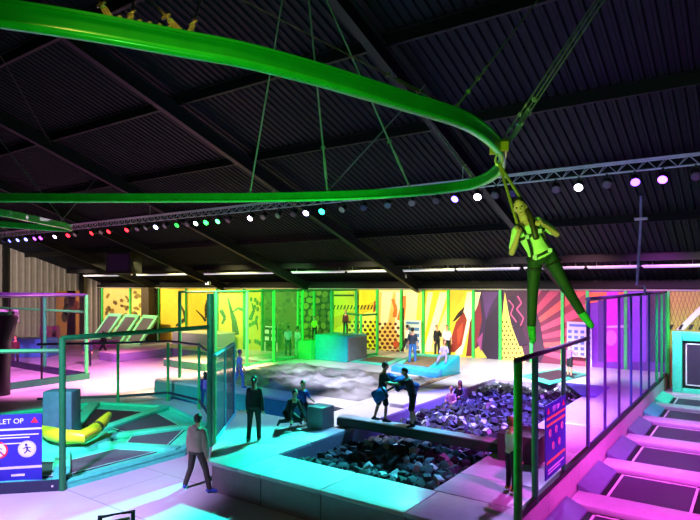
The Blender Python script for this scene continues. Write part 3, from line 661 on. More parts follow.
# sweeper machine: post block and yellow curved arm
sw = thing('sweeper_machine', 'yellow banana shaped sweeper arm with a blue grey padded block at arena centre', 'machine', (O_.x, O_.y, .26))
c1 = P(62, 428, .5)
MB().box((c1.x, c1.y, .26 + .68), (.86, .6, 1.36), YAW).build('padded_block', mat('slate_vinyl', '#44617c', .5, bump=.08), sw, bevel=.05, smooth='auto')
arm = [P(px, py, .55) + Vector((0, 0, dz)) for px, py, dz in ((43, 430, .0), (52, 434, .0), (66, 437, .0), (82, 437, .0), (94, 432, .05), (102, 427, .12), (109, 421, .2))]
MB().tube(arm, [.13, .2, .2, .19, .18, .17, .09], 10).build('sweeper_arm', M_yellow, sw, smooth='auto')
MB().tube([arm[4] + (arm[5] - arm[4]) * .2, arm[4] + (arm[5] - arm[4]) * .45], .185, 10).build('arm_band', mat('dark_band', '#3a4a20', .5), sw)

# fence round the arena
fn = thing('arena_fence', 'tall thin green post fence with dark rails around the polygon trampoline arena', 'fence', (O_.x, O_.y, 0))
def post(x, y, z1, r, m, par, nm='post', z0=0.0): MB().tube([(x, y, z0), (x, y, z1)], r, 10).build(nm, m, par, smooth='auto')
F0 = (-14.2, 5.7); F1 = (-13.0, 6.92); F2 = (-13.02, 11.3); FH = 3.48
post(*F1, FH, .075, M_gdark, fn)
post(*F2, 4.45, .1, M_gpost, fn, 'corner_post')
for x, y in ((-13.0, 9.3), ): pass
far = [(P(118, 405).x, P(118, 405).y), (P(168, 401).x, P(168, 401).y), (P(199, 409).x, P(199, 409).y)]
for x, y in far: post(x, y, 2.9 if False else EYE - (343 - HOR) * (-SN * x + CS * y) / FP, .055, M_gpost, fn)
FL_ = (-20.6, 9.0); FN = (-18.4, 3.3)
def railb(a, b, z, r, m, nm): MB().tube([(a[0], a[1], z), (b[0], b[1], z)], r, 8).build(nm, m, fn, smooth='auto')
railb(F0, F1, FH - .28, .05, M_gdark, 'top_rail'); railb((-18.2, 3.4), F0, FH - .28, .05, M_gdark, 'top_rail')
railb(F1, F2, FH, .06, M_gdark, 'top_rail')
zf = EYE - (343 - HOR) * (-SN * far[0][0] + CS * far[0][1]) / FP
dk = mat('dark_blue_rail', '#1a2340', .5)
railb((-22.5, 11.0), far[0], zf, .045, dk, 'top_rail'); railb(far[0], far[1], zf, .045, dk, 'top_rail'); railb(far[1], far[2], zf, .045, dk, 'top_rail'); railb(far[2], (-14.6, 12.7), zf, .045, dk, 'top_rail')
post(-14.6, 12.7, zf, .05, M_gpost, fn)
railb((-22.5, 11.0), far[0], .34, .05, dk, 'bottom_rail'); railb(far[0], far[1], .34, .05, dk, 'bottom_rail'); railb(far[1], far[2], .34, .05, dk, 'bottom_rail'); railb(far[2], (-14.6, 12.7), .34, .05, dk, 'bottom_rail')
MB().box(((F0[0] + F1[0]) / 2, (F0[1] + F1[1]) / 2, .12), (1.75, .08, .24), math.atan2(F1[1] - F0[1], F1[0] - F0[0])).build('bottom_rail', dk, fn)
so = P(-20, 476, .35); se = P(42, 472, .35)
sd = Vector((se.x - so.x, se.y - so.y, 0))
rules_board('rules_board', 'large violet blue warning board with round pictograms on the arena fence at left', (so.x, so.y, .1), sd, sd.length, 1.62, [(.3, .5, .12), (.76, .5, .12)], False)

# blue net gate on the diagonal edge of the platform
gt = thing('net_gate', 'dark blue netted panel with light blue frame standing on the platform corner', 'net', (-12.0, 11.0, ZT))
g0 = Vector((-11.2, 9.85, 0)); g1 = Vector((-13.05, 12.25, 0)); zt = 2.92
lb = mat('light_blue_paint', '#3fb6d6', .4)
for f_ in (0, .5, 1):
    v = g0.lerp(g1, f_); MB().tube([(v.x, v.y, ZT), (v.x, v.y, zt)], .05 if f_ != .5 else .03, 8).build('post', lb if f_ else M_gpost, gt, smooth='auto')
MB().tube([(g0.x, g0.y, zt), (g1.x, g1.y, zt)], .045, 8).build('top_rail', lb, gt, smooth='auto')
MB().tube([(g0.x, g0.y, ZT + .05), (g1.x, g1.y, ZT + .05)], .045, 8).build('bottom_rail', lb, gt, smooth='auto')
MB().add([(g0.x, g0.y, ZT + .05), (g1.x, g1.y, ZT + .05), (g1.x, g1.y, zt), (g0.x, g0.y, zt)], [(0, 1, 2, 3)]).build('net', M_netblue, gt)

# green fence along the left side of the rear deck
gf = thing('green_net_fence', 'tall bright green post and net fence along the left of the airbag deck', 'fence', (-20.4, 16, ZT))
gy = [16.0, 18.0, 20.0, 21.9, 24.2, 26.8, 29.4]
for i, y in enumerate(gy): MB().tube([(-20.4, y, ZT), (-20.4, y, 4.42)], .075, 8).build('post', M_limepost if i in (2, 3, 4) else M_gpost, gf, smooth='auto')
MB().tube([(-20.4, gy[0], 4.4), (-20.4, gy[-1], 4.4)], .05, 8).build('top_rail', M_gdark, gf)
MB().tube([(-20.4, gy[1], ZT + .1), (-20.4, gy[-1], ZT + .1)], .05, 8).build('bottom_rail', M_gpost, gf)
MB().add([(-20.4, gy[1], ZT + .1), (-20.4, gy[-1], ZT + .1), (-20.4, gy[-1], 4.4), (-20.4, gy[1], 4.4)], [(0, 1, 2, 3)]).build('net', M_netgreen, gf)

# ------------------------------------------------------------------ airbag, jump tower, trampolines on the rear deck
def puffy(name, x0, x1, y0, y1, z0, h, m, label, cat, seed):
    b = MB(); NX, NY = 110, 110; rr = random.Random(seed)
    waves = [(rr.uniform(.5, 2.6), rr.uniform(.5, 2.6), rr.uniform(0, 6), rr.uniform(.02, .055)) for _ in range(14)]
    for j in range(NY + 1):
        for i in range(NX + 1):
            u, v = i / NX, j / NY; e = min(1, 7 * min(u, 1 - u, v, 1 - v)); x = x0 + (x1 - x0) * u; y = y0 + (y1 - y0) * v
            z = z0 + e * h + sum(a * (1 - abs(math.sin(fx * x + fy * y + p))) ** 3 for fx, fy, p, a in waves) * e
            b.v.append(Vector((x, y, z)))
    for j in range(NY):
        for i in range(NX): q = j * (NX + 1) + i; b.f.append((q, q + 1, q + NX + 2, q + NX + 1)); b.m.append(0)
    o = b.build(name, m, None, smooth=True); tag(o, label, cat); return o
mab = mat('airbag_fabric', '#787680', .4, var=.75, scale=.7, bump=.6, bscale=2.5)
for n_ in mab.node_tree.nodes:
    if n_.type == 'VALTORGB': n_.color_ramp.elements[0].position = .36; n_.color_ramp.elements[1].position = .66
puffy('airbag', -19.9, -11.2, 16.25, 22.2, ZT + .005, .04, mab, 'large crumpled grey airbag sheet spread on the white rear deck', 'airbag', 5)
tw = thing('jump_tower', 'turquoise and green two-step padded jump tower at the back of the airbag', 'tower', (-18.4, 25, ZT))
MB().box((-18.35, 25.0, ZT + .68), (2.1, 1.9, 1.36)).build('upper_block', M_tealblue, tw, bevel=.05, smooth='auto')
MB().box((-19.87, 24.6, ZT + .5), (.9, 1.7, 1.0)).build('lower_step', mat('green_vinyl', '#2fae5a', .4, bump=.08), tw, bevel=.05, smooth='auto')
MB().box((-17.28, 25.0, ZT + .65), (.06, 1.7, 1.2)).build('side_net', mat('grey_mesh_sheet', '#6d6f78', .6, bump=.2, bscale=18), tw)
rg = thing('rail_cage', 'open green tube frame standing beside the turquoise jump tower', 'frame', (-16.4, 26, ZT))
c_ = [PY(345, 340, 27.2), PY(361, 340, 26.2), PY(377, 340, 27.4)]; ztop = PY(361, 316, 25.4).z
for v in c_: MB().tube([(v.x, v.y, ZT), (v.x, v.y, ztop)], .07, 8).build('post', M_limepost, rg, smooth='auto')
MB().tube([(c_[0].x, c_[0].y, ztop), (c_[1].x, c_[1].y, ztop), (c_[2].x, c_[2].y, ztop)], .06, 8).build('top_rail', M_gdark, rg)
MB().tube([(c_[1].x, c_[1].y, ZT + .12), (c_[2].x, c_[2].y, ZT + .12)], .06, 8).build('bottom_rail', M_gpost, rg)
# turquoise framed trampoline with raised far end
tt = thing('framed_trampoline', 'turquoise framed trampoline with a raised right end and a person standing on it', 'trampoline', (-13.4, 25.5, ZT))
A, B, C_, D = P(391, 366, .95), P(437, 373, .95), P(460, 355, 1.55), P(413, 353, .95)
def slabq(q, zb, nm, m, par, bev=.03): 
    b = MB(); b.add([(v.x, v.y, zb) for v in q] + [tuple(v) for v in q], [(3, 2, 1, 0), (4, 5, 6, 7), (0, 1, 5, 4), (1, 2, 6, 5), (2, 3, 7, 6), (3, 0, 4, 7)]); return b.build(nm, m, par, bevel=bev, smooth='auto')
def qi(u, v, dz=0): return A.lerp(B, u).lerp(D.lerp(C_, u), v) + Vector((0, 0, dz))
slabq([qi(0, 0), qi(1, 0), qi(1, .22), qi(0, .22)], ZT, 'front_pad', mat('azure_vinyl', '#2f8fd0', .4), tt)
slabq([qi(.72, .23), qi(1, .23), qi(1, 1), qi(.72, 1)], ZT, 'end_pad', M_tealblue, tt)
slabq([qi(0, .23), qi(.12, .23), qi(.12, 1), qi(0, 1)], ZT, 'side_pad', M_teal, tt)
slabq([qi(.125, .86), qi(.715, .86), qi(.715, 1), qi(.125, 1)], ZT, 'rear_pad', M_teal, tt)
slabq([qi(.125, .23, -.05), qi(.715, .23, -.05), qi(.715, .855, -.05), qi(.125, .855, -.05)], ZT, 'jump_mat', mat('jump_mat_brown', '#6d5c46', .6, var=.1), tt, .0)
def flat_tramp(label, px, py, m, mm):
    q = [P(px[i], py[i], ZT + .06) for i in range(4)]; cen = sum(q, Vector()) / 4
    t = thing('flush_trampoline', label, 'trampoline', (cen.x, cen.y, ZT))
    slabq(q, ZT, 'frame_pad', m, t); q2 = [cen + (v - cen) * .68 + Vector((0, 0, .012)) for v in q]
    slabq(q2, ZT + .05, 'jump_mat', mm, t, 0); return t
flat_tramp('flush trampoline with teal rim lying behind the pit near the purple shirted girl', (519, 549, 588, 560), (375, 384, 374, 368), M_teal, mat('jump_mat_plum', '#3d2a38', .6))
flat_tramp('flush trampoline with pale rim and brown mat between jump tower and framed trampoline', (350, 388, 404, 372), (361, 365, 358, 355), M_teal, MATS['jump_mat_brown'])
dk_ = mat('textured_brown', '#7a6a58', .8, var=.4, scale=6)
q = [P(a, b, ZT + .03) for a, b in ((418, 387), (428, 384), (461, 372), (440, 374))]; o = slabq(q, ZT, 'landing_strip', dk_, None, 0); tag(o, 'narrow brown mottled strip between the blue trampoline front and white deck edge', 'mat')
wbx = MB().box((P(403, 405, ZT).x, P(403, 405, ZT).y, .62), (.55, .9, .4)).build('pit_step', M_pad, None, bevel=.03, smooth='auto'); tag(wbx, 'small white padded step at the pit edge behind the two pad fighters', 'step')

# ------------------------------------------------------------------ left background: parkour blocks, slanted trampolines, wire cage
purp = mat('lavender_vinyl', '#8d7fae', .5, var=.06); crm = mat('cream_vinyl', '#d8cfc4', .5, var=.05); grs = mat('green_side', '#2a7a58', .5)
def block(label, cx, cy, sx, sy, z, m_top, m_side, rz=0, z0=0.0):
    t = thing('parkour_block', label, 'block', (cx, cy, z0), rz, 'padded parkour blocks on the left floor')
    MB().box((0, 0, (z - .06) / 2), (sx, sy, z - .06)).build('body', m_side, t, bevel=.03, local=True, smooth='auto')
    MB().box((0, 0, z - .03), (sx + .02, sy + .02, .055)).build('top_pad', m_top, t, bevel=.02, local=True, smooth='auto'); return t
v = P(166.5, 366.5); block('low wide parkour block with green side, nearest of the pile', v.x + 1.5, v.y + 1.2, 3.6, 2.4, .45, crm, grs)
block('cream topped middle parkour block between the low block and the tall one', -29.6, 25.2, 4.0, 2.0, .55, crm, purp)
block('tall lavender parkour block at the foot of the yellow mural', PY(200, 340, 28).x, 28.3, 4.4, 2.2, 1.25, crm, purp)
v = P(126, 361); block('long low parkour block with violet end and dark side', v.x - .9, v.y + 2.0, 1.9, 5.4, .55, crm, purp)
v = P(120, 345); block('small pink parkour block beside the running person', v.x, v.y - 1.2, 1.8, 1.2, .5, purp, mat('pink_vinyl', '#b0509a', .5))
mint = mat('mint_frame', '#7fd8a8', .45)
for i, px in enumerate((108, 125, 143)):
    v = PY(px + 5, 334, 28.6)
    t = thing('slanted_trampoline', 'mint framed slanted wall trampoline, ' + ('leftmost', 'middle', 'rightmost')[i] + ' of the three by the leaf print wall', 'trampoline', (v.x, 28.0, 0), 0, 'slanted trampolines by the leaf wall')
    w_ = 1.75; up = Vector((0, .62, .78)); nn = Vector((0, -.78, .62)); Rm = Matrix((Vector((1, 0, 0)), up, nn)).transposed(); c0 = Vector((0, 0, 1.05))
    for (u, vv, su, sv, nm) in ((-w_ / 2, 0, .28, 2.6, 'side_pad'), (w_ / 2, 0, .28, 2.6, 'side_pad'), (0, 1.3, w_ + .28, .3, 'top_pad'), (0, -1.25, w_ + .28, .24, 'bottom_pad')):
        MB().box(c0 + Vector((u, 0, 0)) + up * vv, (su, sv, .2), Rm).build(nm, mint, t, bevel=.03, local=True, smooth='auto')
    MB().box(c0, (w_ - .28, 2.3, .06), Rm).build('jump_mat', M_matgrey, t, local=True)
    for u in (-w_ / 2, w_ / 2): MB().tube([(u, .9, 0), (u, .9, 2.1)], .05, 6).build('support_leg', mint, t, local=True)
MB_c = MB().box((PY(151, 320, 29.6).x, 29.3, 2.3), (1.0, .6, 4.4)); o = MB_c.build('column', mat('brown_column', '#4a3a36', .6)); o.name = 'wall_column'; tag(o, 'dark brown square column between the leaf print and yellow murals', 'column')

cg = thing('wire_cage', 'tall cage of thin green posts around a small court at far left', 'cage', (-29, 13, 0))
X1 = -27.4; cp = [(X1, 15.8), (X1, 13.6), (X1, 11.5), (X1, 9.4), (-31.5, 15.8), (-35.5, 15.8), (-39, 15.8), (-39, 9.4)]
for i, (x, y) in enumerate(cp): MB().tube([(x, y, 0), (x, y, 4.2)], .09 if i in (0, 2, 4) else .05, 8).build('post', M_limepost if i == 0 else M_gpost if i in (2, 4) else M_steel_dark, cg, smooth='auto')
for a, b_, z, r, m in (((X1, 15.8), (X1, 9.0), 4.2, .07, dk), ((X1, 15.8), (-39, 15.8), 4.2, .07, mat('violet_rail', '#7a5aa8', .5)), ((X1, 15.8), (-39, 15.8), 3.35, .06, M_limepost)):
    MB().tube([(*a, z), (*b_, z)], r, 8).build('top_rail', m, cg)
MB().box((X1, 12.4, .15), (.25, 7.0, .3)).build('kerb', M_gdark, cg); MB().box((-33.2, 15.8, .15), (11.8, .25, .3)).build('kerb', dk, cg)
MB().add([(X1, 15.8, .3), (X1, 9.0, .3), (X1, 9.0, 4.2), (X1, 15.8, 4.2)], [(0, 1, 2, 3)]).build('net', M_net, cg)
# things in and behind the cage
tv = thing('wall_screen', 'dark screen with thick white frame high on the left', 'screen', PD(9, 321, 34))
v = PD(9, 315.5, 34); Rm = Matrix.Rotation(YAW, 3, 'Z')
MB().box(v, (1.15, .12, .75), Rm).build('frame', M_white, tv, bevel=.02); MB().box(v + Rm @ Vector((0, -.065, 0)), (.75, .02, .45), Rm).build('display', M_black, tv)
MB().tube([(v.x, v.y + .1, 0), (v.x, v.y + .1, v.z - .3)], .05, 8).build('stand', M_steel_dark, tv)
v = P(4, 395); 
pc = thing('padded_column', 'black padded obstacle column leaning at the far left edge', 'column', v)
prof = []
o = MB(); o.loft([((v.x, v.y, z), RIGHT, AWAY, r, .3) for z, r in ((0, .22), (1.0, .22), (2.2, .28), (2.9, .5), (3.3, .62), (3.42, .55))], 12); o.build('padding', M_black, pc, smooth='auto')
o = MB(); o.tube([(v.x, v.y, 3.4), (v.x, v.y, 3.55)], .3, 10); o.build('cap', M_gdark, pc)
pinkm = mat('pink_cabinet', '#c85aa8', .5)
for i, (px, py, lb_) in enumerate(((46, 336, 'left of the two, under the cage'), (54, 338, 'right of the two, under the cage'))):
    v = PD(px, 349, 43 + i * 2); z = EYE - (py - 11 - HOR) * 44 / FP
    t = thing('drinks_cabinet', 'pink lit vending cabinet with shelves, ' + lb_, 'cabinet', (v.x, v.y, 0), YAW)
    MB().box((0, 0, z / 2), (.66, .6, z)).build('body', pinkm, t, bevel=.03, local=True)
    for kk in range(3): MB().box((0, -.31, z * (.3 + .22 * kk)), (.5, .02, .14)).build('shelf_window', mat('dark_pink', '#5a2048', .4) if kk % 2 else M_white, t, local=True)
for i, (px, lb_) in enumerate(((66, 'taller dark'), (76, 'smaller reddish'))):
    v = PX(px, 320, -49.8)
    t = thing('mural_panel', lb_ + ' silhouette on a brown wall panel behind the cage', 'mural', (-49.8, v.y, 0)); w_ = 1.7
    MB().box((-49.8, v.y, 2.1), (.1, w_, 4.2)).build('printed_panel', mat('brown_panel', '#a8703c', .6), t)
    b = MB()
    for (dx, z, r1, r2) in ((0, 3.2, .22, .5), (.1, 2.5, .4, .6), (-.15, 1.9, .3, .5)) if i == 0 else ((0, 3.0, .25, .3), (-.2, 2.7, .3, .2), (.15, 2.4, .3, .3)):
        b.lathe([(1, -.01), (1, .01)], 12, (-49.74, v.y + dx, z), Matrix(((0, 0, 1), (r1, 0, 0), (0, r2, 0))))
    b.build('silhouette', mat('dark_red_ink' if i else 'dark_ink', '#5a1c18' if i else '#2a1c14', .6), t)
bl = MB().box((PD(26, 349, 38).x, PD(26, 349, 38).y, .6), (3.6, 1.4, 1.2), YAW).build('blue_platform', mat('sky_vinyl', '#3a86c8', .5), None, bevel=.04); tag(bl, 'bright blue padded block inside the far left cage', 'block')
# ------------------------------------------------------------------ overhead green ride rail
def cat_rom(p, sub=6):
    out = []
    for i in range(len(p) - 1):
        p0, p1, p2, p3 = p[max(i - 1, 0)], p[i], p[i + 1], p[min(i + 2, len(p) - 1)]
        for k_ in range(sub):
            t = k_ / sub; out.append(.5 * ((2 * p1) + (p2 - p0) * t + (2 * p0 - 5 * p1 + 4 * p2 - p3) * t * t + (3 * p1 - p0 - 3 * p2 + p3) * t ** 3))
    return out + [p[-1]]
def sweep(b, prof, path):
    n = len(prof); o = len(b.v); N = len(path)
    for i, p in enumerate(path):
        t = path[min(i + 1, N - 1)] - path[max(i - 1, 0)]; t.z = 0; t.normalize(); s_ = Vector((-t.y, t.x, 0))
        for u, w in prof: b.v.append(p + s_ * u + Vector((0, 0, w)))
    for i in range(N - 1):
        for q in range(n): q2 = (q + 1) % n; b.f.append((o + i * n + q, o + i * n + q2, o + (i + 1) * n + q2, o + (i + 1) * n + q)); b.m.append(0)
    b.f.append(tuple(range(o, o + n))[::-1]); b.m.append(0); e = o + (N - 1) * n; b.f.append(tuple(range(e, e + n))); b.m.append(0); return b
RZ = 6.5
rail_px = [(-70, 4), (0, 15), (60, 24), (120, 34), (180, 45), (240, 56), (300, 71), (345, 84), (400, 101), (455, 118), (480, 131), (495, 144), (502, 154), (502, 165), (496, 173), (480, 182), (455, 187.5), (400, 193), (340, 196), (250, 198), (100, 198.5), (0, 198), (-60, 197.5)]
path = cat_rom([P(a, b_, RZ) for a, b_ in rail_px])
rl = thing('ride_rail', 'huge green steel ride rail curving round overhead in a loop, hung from the roof', 'rail', (path[40].x, path[40].y, RZ - .1))
def rail_parts(path, par):
    sweep(MB(), [(-.03, -.05), (.03, -.05), (.03, .075), (.055, .075), (.055, .095), (-.055, .095), (-.055, .075), (-.03, .075)], path).build('rail_web', M_gpaint, par, smooth='auto')
    sweep(MB(), [(.045 * math.cos(a), -.055 + .035 * math.sin(a)) for a in [PI * 2 * i / 12 for i in range(12)]], path).build('running_tube', mat('green_lit_tube', '#25c03a', .3, coat=.4), par, smooth='auto')  # brighter green than the web: light from below put into the tube colour
rail_parts(path, rl)
def on_rail(px, py):                                           # nearest rail point to a sight line
    best = None
    for p in path:
        d = -SN * p.x + CS * p.y; sx = 350 + FP * (CS * p.x + SN * p.y) / d; sy = HOR + FP * (EYE - p.z) / d
        e = (sx - px) ** 2 + (sy - py) ** 2
        if best is None or e < best[0]: best = (e, p)
    return best[1]
for px in (113, 122, 130, 142, 151, 161, 170, 183, 196):
    p = on_rail(px, 22 + (px - 110) * .17) ; MB().lathe([(.017, .09), (.017, .125), (.01, .13)], 8, p).build('bolt', M_gold, rl, smooth='auto')
path2 = cat_rom([P(a, b_, RZ) for a, b_ in ((-60, 206.5), (0, 213), (40, 221), (64, 226), (71, 228.5), (64, 229), (40, 227.5), (0, 224.5), (-60, 221))])
rl2 = thing('ride_rail', 'smaller far green rail loop ending in a hairpin at the left', 'rail', (path2[20].x, path2[20].y, RZ - .1)); rail_parts(path2, rl2)

def cable(label, a, b, r, m, buckle=None, shackle=True):
    a, b = Vector(a), Vector(b); t = thing('suspension_cable', label, 'cable', a, 0, 'steel cables holding the ride rail'); d = (b - a).normalized(); L = (b - a).length
    MB().tube([a, b], r, 6).build('wire_rope', m, t, smooth='auto')
    if buckle is not None:
        c = a + d * buckle; w = d.orthogonal().normalized() * .018
        q = MB(); q.tube([c - d * .2 + w, c + d * .2 + w], .009, 6).tube([c - d * .2 - w, c + d * .2 - w], .009, 6).lathe([(.026, -.025), (.026, .025)], 8, c - d * .2, d.to_track_quat('Z', 'Y').to_matrix()).lathe([(.026, -.025), (.026, .025)], 8, c + d * .2, d.to_track_quat('Z', 'Y').to_matrix())
        q.build('turnbuckle', m, t, smooth='auto')
        c2 = a + d * (buckle + .45); x = d.orthogonal().normalized(); R1 = .035
        q = MB(); q.tube([c2 + (x * math.cos(s) + d * math.sin(s)) * R1 for s in [2 * PI * i / 12 for i in range(12)]], .011, 6, closed=True); q.build('shackle', m, t, smooth='auto')
    q = MB(); q.lathe([(.024, 0), (.028, .06), (.016, .12)], 8, a, d.to_track_quat('Z', 'Y').to_matrix()); q.build('eye_fitting', m, t, smooth='auto')
    return t
near_c = [((195, 33), (207, -20), 'thick gold cable on the near rail run, rightmost of the left cluster', .012, .35), ((183, 31), (95, -60), 'gold cable slanting up left from the near rail beside the row of bolts', .011, .25),
          ((131, 22), (138, -25), 'gold cable with hook rising straight up beside the row of bolts', .012, .3), ((112, 19), (60, -60), 'gold cable slanting left, leftmost on the near rail run', .011, .3)]
for (ra, rb, lb_, r, bu) in near_c: cable(lb_, on_rail(*ra) + Vector((0, 0, .1)), PR(*rb), r, M_gold, bu)
far_c = [((250, 197), (289, -40), 'thin pale cable rising from the far rail run, leftmost there', .016, None), ((329, 196), (305, -40), 'thin cable meeting the far rail run beside a diagonal brace, leaning slightly left', .018, .5),
         ((331, 196), (425, 85), 'short diagonal cable leaning right from the far rail run', .016, None), ((411, 192), (309, -40), 'long cable crossing behind the near rail, leaning left from the far run', .018, .6),
         ((472, 185), (425, 115), 'short cable leaning left near the hairpin end of the far run', .016, .5),
         ((452, 110), (175, -35), 'long shallow cable with gold turnbuckle running left from the near run', .011, .75), ((457, 112), (572, -45), 'cable with gold shackle leaning right from the near run', .011, .7),
         ((501, 150), (612, -25), 'leftmost strand of the three cables above the flyer', .011, .6), ((503, 156), (625, -40), 'middle strand of the three cables above the flyer', .011, .8), ((503, 160), (634, -45), 'rightmost strand of the three cables above the flyer', .011, .5)]
for (ra, rb, lb_, r, bu) in far_c: cable(lb_, on_rail(*ra) + Vector((0, 0, .1)), PR(*rb), r, M_galv if 'gold' not in lb_ else M_gold, bu)
for (a, b_, lb_) in (((66, 227), (-25, 108), 'thin cable on the small far rail loop leaning steeply left'), ((60, 226), (95, 180), 'short thin cable on the small far rail loop leaning right')):
    cable(lb_, P(*a, RZ) + Vector((0, 0, .1)), PR(*b_), .013, M_galv, None)

# ------------------------------------------------------------------ lighting truss, spotlights, tube lights
TY, TZ = 17.5, 8.12
ts = thing('lighting_truss', 'long silver lattice lighting truss spanning the hall under the roof', 'truss', (-22, TY, TZ - .3))
for dy, dz in ((-.14, 0), (.14, 0), (0, -.27)): MB().tube([(-50, TY + dy, TZ + dz), (6, TY + dy, TZ + dz)], .027, 8).build('chord', M_alu, ts, smooth='auto')
for sgn in (-1, 1):
    z = []; x = -50
    while x < 6: z += [(x, TY + .14 * sgn, TZ), (x + .25, TY, TZ - .27)]; x += .5
    MB().tube(z, .013, 5).build('lattice', M_alu, ts)
for x in (-41, -33, -24.6, -16.3, -7.9, -1): MB().tube([(x, TY, TZ), (x, TY, roof_z(TY) - .2)], .012, 6).build('hanger', M_galv, ts)
yoke = MB().tube([(-.15, 0, -.22), (-.15, 0, -.08), (0, 0, -.06), (.15, 0, -.08), (.15, 0, -.22)], .016, 6).box((0, 0, -.02), (.06, .05, .1)).mesh('yoke', M_black)
hd = Euler((math.radians(-52), 0, 0)).to_matrix()               # barrel points down and towards the front of the hall
body_m = MB().lathe([(.09, .16), (.12, .12), (.13, -.06), (.14, -.12), (.125, -.12), (.115, -.1)], 14, (0, 0, -.24), hd).mesh('lamp_body', M_black, smooth='auto')
lens_m = MB().lathe([(.118, -.112), (.105, -.125), (.05, -.132)], 14, (0, 0, -.24), hd).mesh('lens', M_black, smooth='auto')
lensc = {}
def lens_mat(col, e):
    if (col, e) not in lensc: lensc[(col, e)] = mat('lens_%s_%s' % (col, str(e).replace('.', '_')), col, .3, emit=e)
    return lensc[(col, e)]
LAMPS = [(5, '#5a60d0', 1), (11, '#6a70ff', 6), (19, '#7a80ff', 9), (27, '#8a8aff', 9), (36, '#c050ff', 7), (42, '#d840ff', 10), (56, '#e8c0ff', 12), (69, '#ff2030', 9), (76, '#ffd8d0', 2), (93, '#ff2028', 10), (102, '#ffd0c8', 2), (110, '#ff2028', 9), (128, '#ff2028', 10), (138, '#c8c0d0', 1.2), (147, '#d8d8e0', 2), (157, '#b8c0ff', 22), (166, '#c8c0d0', 1.2), (178, '#20c040', 4), (188, '#90a8a8', 1), (197, '#d8ffe0', 7), (207, '#20ff40', 16), (219, '#50ff80', 7), (229, '#606870', .6), (251, '#ffe0ff', 16), (264, '#c8c8c8', 1), (279, '#50c080', 2.5), (294, '#808890', .8), (307, '#c8b8ff', 16), (323, '#20ffc0', 16), (343, '#b0e0d0', 2.5), (364, '#4060b0', 1), (388, '#70b0c8', 1.5), (412, '#c8d0d8', 1.2), (437, '#8888a0', .7), (456, '#6048ff', 18), (478, '#e8e0ff', 16), (496, '#9090a8', .8), (512, '#5868c0', 1), (556, '#a8b0c8', .8), (579, '#f0e8ff', 14), (607, '#a8b0c8', .7), (635, '#7040ff', 12), (663, '#9048ff', 12), (696, '#8088a8', .6)]
names = {'r': 'red', 'g': 'green', 'v': 'violet', 'b': 'blue', 'w': 'white'}
def colname(h):
    r, g, b_ = [int(h[i:i + 2], 16) for i in (1, 3, 5)]
    if r > 240 and g < 60: return 'red'
    if g > r + 60 and g > b_ + 40: return 'green'
    if b_ > 180 and r > 170 and g < 90: return 'magenta'
    if b_ > g + 60 and r < 150: return 'violet blue'
    return 'white'
cnt = {}
for px, colr, e in LAMPS:
    lit = e >= 3; key = (colname(colr) if lit else 'unlit'); cnt[key] = cnt.get(key, 0) + 1
tot = dict(cnt); cnt = {}
for px, colr, e in LAMPS:
    lit = e >= 3; key = (colname(colr) if lit else 'unlit'); cnt[key] = cnt.get(key, 0) + 1
    x = PY(px, 230, TY).x; n_ = cnt[key]
    lab = ('only %s spotlight glowing on the lighting truss' % key) if lit and tot[key] == 1 else ('%s spotlight on the truss, %s %s one from the left' % (('glowing ' + key) if lit else 'dim black', ORD[n_ - 1], key if lit else 'dim'))
    t = thing('stage_spotlight', lab, 'spotlight', (x, TY, TZ - .29), random.uniform(-.35, .15) + .25, 'spotlights hanging from the truss')
    for nm, me, mm in (('yoke', yoke, None), ('lamp_body', body_m, None), ('lens', lens_m, lens_mat(colr, e if e >= 3 else e * .05))):
        o = bpy.data.objects.new(nm, me); COL.objects.link(o); o.parent = t if nm != 'lens' else bo_; WM[o.name] = WM[t.name].copy()
        if nm == 'lamp_body': bo_ = o
        if mm: relink_mat(o, mm)
TUB = [(84, 132), (137, 200), (204, 283), (292, 345), (347, 396), (403, 455), (457, 520), (524, 585), (587, 640), (642, 704)]
tube_m = mat('tube_glow', '#e6e2ee', .4, emit=1.1); tube_v = mat('tube_glow_violet', '#a9a6d8', .4, emit=.7)
for i, (a, b_) in enumerate(TUB):
    y = 27.6; xa, xb = PY(a, 270, y).x, PY(b_, 270, y).x; z = 5.5
    t = thing('tube_light', 'long white strip light under the rear roof edge, %s from the left' % ORD[i], 'light', ((xa + xb) / 2, y, z - .06), 0, 'strip lights along the rear roof edge')
    MB().box(((xa + xb) / 2, y, z + .03), (xb - xa, .14, .07)).build('housing', M_white, t)
    MB().box(((xa + xb) / 2, y, z - .035), (xb - xa - .1, .1, .06)).build('tube', tube_m if i < 6 else tube_v, t)
    for x in (xa + .4, xb - .4): MB().tube([(x, y, z + .06), (x, y, roof_z(y))], .01, 5).build('hanger', M_galv, t)
# hanging black projector box
v = PD(124, 263, 40)
pb_ = thing('hanging_speaker', 'big black box speaker hanging from the roof behind the truss', 'speaker', v); Rm = Matrix.Rotation(.3, 3, 'Z')
MB().box(v, (2.1, 1.2, 1.5), Rm).build('cabinet', M_black, pb_, bevel=.05); MB().box(v + Rm @ Vector((0, -.61, 0)), (1.7, .03, 1.1), Rm).build('grille', mat('violet_lit_grille', '#2a1c40', .6), pb_)  # violet light on the box front put into the grille colour
MB().tube([(v.x, v.y, v.z + .7), (v.x, v.y, roof_z(v.y) - .2)], .05, 6).build('hanger', M_steel_dark, pb_)
